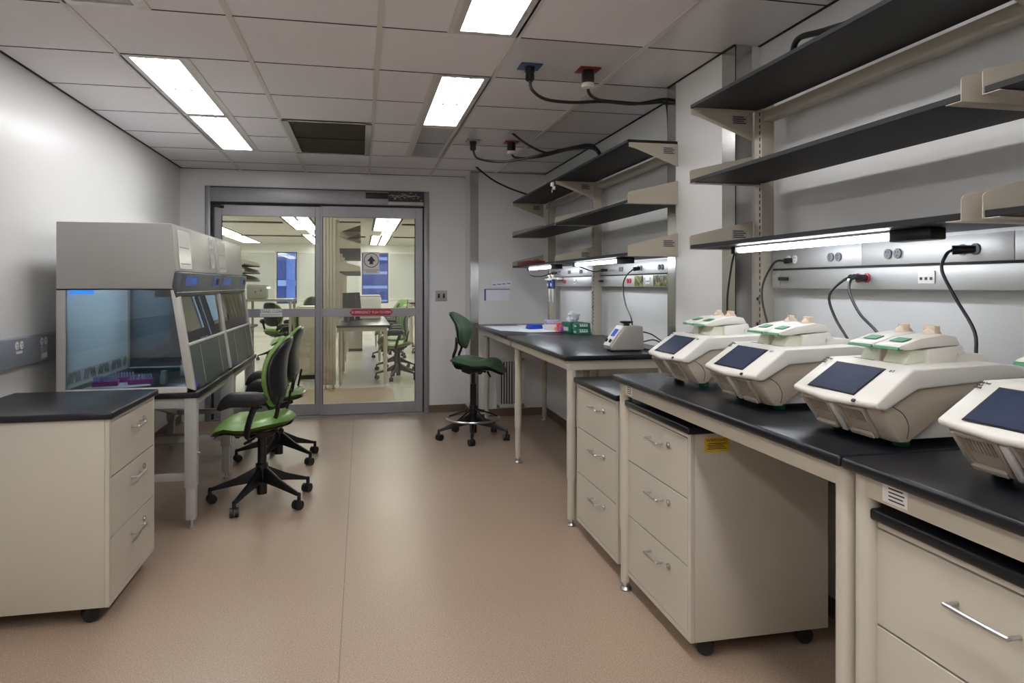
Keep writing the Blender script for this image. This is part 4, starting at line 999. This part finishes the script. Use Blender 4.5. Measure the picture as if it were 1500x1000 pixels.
# far lab lights
cell = MB().box(-.098, .098, -.235, .235, 0, .006)
cm = None
def lrow(label, x0, ncol, y0, nrow):
    global cm
    t = thing('ceiling_light', label, 'ceiling light', (x0, y0, H2))
    for i in range(ncol):
        for j in range(nrow):
            if cm is None:
                c = cell.build('lens_cell', 'lamp2', t); cm = c.data
            else:
                c = bpy.data.objects.new('lens_cell', cm); COL.objects.link(c); c.parent = t
            c.location = (.125+.25*i, .3+.6*j, -.012)
    f = MB().box(-.02, ncol*.25+.02, -.02, nrow*.6+.02, -.006, 0)
    f.build('frame', 'dark', t)
lrow('far lab ceiling light row seen top right of the left door panel', -1.42, 2, 7.6, 14)
lrow('far lab ceiling light row, more distant one behind the door mullion', -1.42, 2, 17.6, 7)
lrow('far lab ceiling light row above the arrow sign, nearer one', .24, 2, 7.6, 14)
lrow('far lab ceiling light row above the arrow sign, farther one', .24, 2, 17.6, 7)
lrow('long far lab ceiling light row rising over the hoods at left', -3.35, 2, 9.4, 20)
lrow('far lab ceiling light row at the right side wall', 2.4, 2, 10.0, 18)
for y, xa, xb, lb in ((14.3, -4.5, -1.5, 'dark linear ceiling slot, nearer left'), (18.2, -4.0, .1, 'dark linear ceiling slot farther left'), (14.3, .8, 3.2, 'dark linear ceiling slot, nearer right'), (18.2, .8, 3.2, 'dark linear ceiling slot farther right')):
    t = thing('ceiling_slot', lb, 'air vent', ((xa+xb)/2, y, H2)); B('blade', 'grey', (-(xb-xa)/2, (xb-xa)/2, -.16, .16, -.012, -.001), t); B('lip', 'dark', (-(xb-xa)/2, (xb-xa)/2, -.17, -.16, -.03, -.001), t)
# far lab furniture
t = thing('service_column', 'tall fluted beige service column just behind the right door panel', 'column', (-.392, 9.02, 0))
for k in range(4): B('flute', 'beige', (-.075+.039*k, -.042+.039*k, -.04, .04, .05, 2.45), t, .004)
B('core', 'beiged', (-.07, .075, -.03, .05, .05, 2.45), t)
for s in (-1, 1): MB().lathe([(.022, 0), (.022, .01), (.01, .015), (.01, .05)], (s*.05, 0, 0), n=12).build('foot', 'chrome', t)
table('lab_bench', 'dark-topped bench beyond the right glass panel, nearest one in the far lab', -.31, .36, 9.02, 11.9, .79, legs=[(.30, 9.08), (-.26, 10.5), (-.26, 9.1), (.30, 11.8)])
table('lab_bench', 'second bench in line in the far lab', -.31, .36, 11.95, 15.0, .79, legs=[(.30, 12.1), (-.26, 12.06), (-.26, 13.6), (.30, 14.9)])
def farshelf(label, x0, x1, y0, y1, zs, posts, px, flip=1):
    t = thing('far_shelving', label, 'shelving')
    for z in zs:
        B('shelf', 'shelf', (x0, x1, y0, y1, z-.02, z), t)
        for y in posts:
            zz = -.15 if z > 1.9 else .12
            MB().prism([(px, z-.02), (px, z+zz), (x1 if px == x0 else x0, z+(.04 if zz > 0 else -.045)), (x1 if px == x0 else x0, z-.02)], 'y', y-.002, y+.002).build('bracket', 'beiged', t)
    for y in posts: B('upright', 'beiged', (px-.03, px+.03, y, y+.06, .80, zs[0]+.02), t)
farshelf('shelving over the far lab bench behind the right glass panel', -.30, -.01, 9.0, 14.0, (2.10, 1.78, 1.49), (9.0, 10.5, 12.0, 13.5), -.30)
B_ = table('lab_bench', 'dark bench along the left side of the far lab', -2.15, -1.32, 8.3, 9.6, .79)
farshelf('shelving over the left bench of the far lab', -1.98, -1.70, 10.9, 12.6, (1.62, 1.50, 1.37), (10.9, 12.5), -1.98)
t = thing('instrument_cart', 'tall grey cart under the grey instrument in the far lab', 'cart', (-1.32, 10.0, 0))
B('top', 'greyp', (-.2, .42, -.3, .35, 1.08, 1.11), t)
for a in (-.17, .39):
    for b in (-.27, .3): MB().cyl((a, b, 0), (a, b, 1.08), .018).build('leg', 'beige', t)
t = thing('grey_instrument', 'boxy grey instrument on the cart in the far lab', 'lab instrument', (-1.38, 10.0, 1.111))
B('case', 'greyp', (-.12, .12, -.15, .15, 0, .2), t, .02); B('front_recess', 'grey', (-.02, .0, -.152, -.15, .08, .11), t); B('dial', 'grey', (.05, .075, -.152, -.15, .10, .125), t)
t = thing('white_analyser', 'boxy white analyser on the far lab bench behind the door rail', 'lab instrument', (.13, 10.8, .7905))
B('case', 'white', (-.16, .16, -.18, .22, 0, .33), t, .02); B('lid', 'wall2', (-.15, .15, -.17, .2, .33, .355), t, .01); B('vent', 'print', (.06, .13, -.182, -.18, .10, .13), t)
for k, (x, y) in enumerate(((-.20, 9.8), (-.13, 10.05), (-.05, 10.3))):
    t = thing('desk_monitor', ['black monitor nearest the far lab service column', 'middle one of three black monitors on the far lab bench', 'black monitor nearest the white analyser'][k], 'monitor', (x, y, .7905), .5)
    MB().prism([(-.05, .10), (.05, .10), (.02, .40), (-.05, .40)], 'y', -.02, .02).build('display', 'black', t); B('stand', 'black', (-.03, .03, -.01, .03, .01, .15), t); B('stand_base', 'black', (-.04, .04, -.04, .05, 0, .012), t)
def fchair(label, x, y, rz): return copy_tree(ch1, loc=(x, y, 0), rz=rz, label=label)
fchair('green armchair facing the far lab bench behind the right glass panel', .50, 9.75, PI-.1)
fchair('green armchair second in line along the far lab bench', .52, 10.85, PI+.15)
fchair('green armchair third in line along the far lab bench', .50, 12.6, PI)
fchair('green armchair near the far lab window right of the arrow sign', .75, 14.6, PI+.6)
fchair('green armchair near the far right wall of the far lab', 1.25, 13.2, .4)
fchair('green armchair turned away under the left door panel sign', -1.45, 12.7, .9)
fchair('green armchair beside the table leg behind the left door panel', -1.05, 10.9, PI+.2)
fchair('green chair, left one of the pair by the far window table', -1.35, 18.5, PI-.6)
fchair('green chair, right one of the pair by the far window table', -.62, 18.5, PI-.6)
table('lab_table', 'pale-topped table by the windows of the far lab', -1.9, -.5, 16.5, 17.4, .74, top='white')
table('lab_table', 'dark-topped table at the right of the far lab', 1.0, 2.6, 14.8, 15.6, .92)
t = thing('storage_cabinet', 'brown-grey low cabinet seen through the left door panel', 'cabinet', (-.62, 10.2, 0)); B('case', 'beiged', (-.22, .24, -.25, .3, .06, 1.0), t, .004); B('plinth', 'dark', (-.2, .22, -.23, .28, 0, .06), t); B('door', 'beige', (-.21, .23, -.26, -.25, .08, .98), t, .002)
t = thing('grey_bin', 'grey metal cabinet under the far end of the far lab bench', 'cabinet', (-.16, 14.2, 0)); B('case', 'greyp', (-.12, .18, -.25, .25, .05, .6), t, .004); B('plinth', 'dark', (-.12, .18, -.25, .25, 0, .05), t)

# ------------------------------------------------------------------ groups of repeats
G = {'drawer_pedestal': 'mobile drawer pedestals', 'thermal_cycler': 'thermal cyclers in a row on the bench', 'black_cable': 'black cables and cords', 'task_chair': 'green armchairs on casters',
     'ceiling_light': 'ceiling lights', 'lab_bench': 'black-topped benches', 'lab_desk': 'black-topped desks in the alcove', 'wall_shelving': 'three-tier wall shelving', 'far_shelving': 'shelving in the far lab',
     'power_raceway': 'power raceways on the right wall', 'task_light': 'strip lights under the shelves', 'laminar_hood': 'laminar flow hoods along the left wall', 'tip_rack': 'pipette tip racks',
     'paper_sheet': 'paper sheets', 'tissue_carton': 'green cartons on the far desk', 'pipette': 'hanging pipettes', 'corner_guard': 'stainless corner guards', 'document_sleeve': 'papers on the hood fronts',
     'roller_blind': 'roller blinds of the far lab', 'desk_monitor': 'black monitors on the far lab bench', 'white_bottle': 'white bottles in the nearer hood', 'ceiling_slot': 'linear ceiling slots of the far lab',
     'office_building': 'office towers beyond the windows', 'lab_table': 'tables of the far lab'}
for o in SC.objects:
    k = o.name.split('.')[0]
    if o.parent is None and k in G and 'label' in o: o['group'] = G[k]
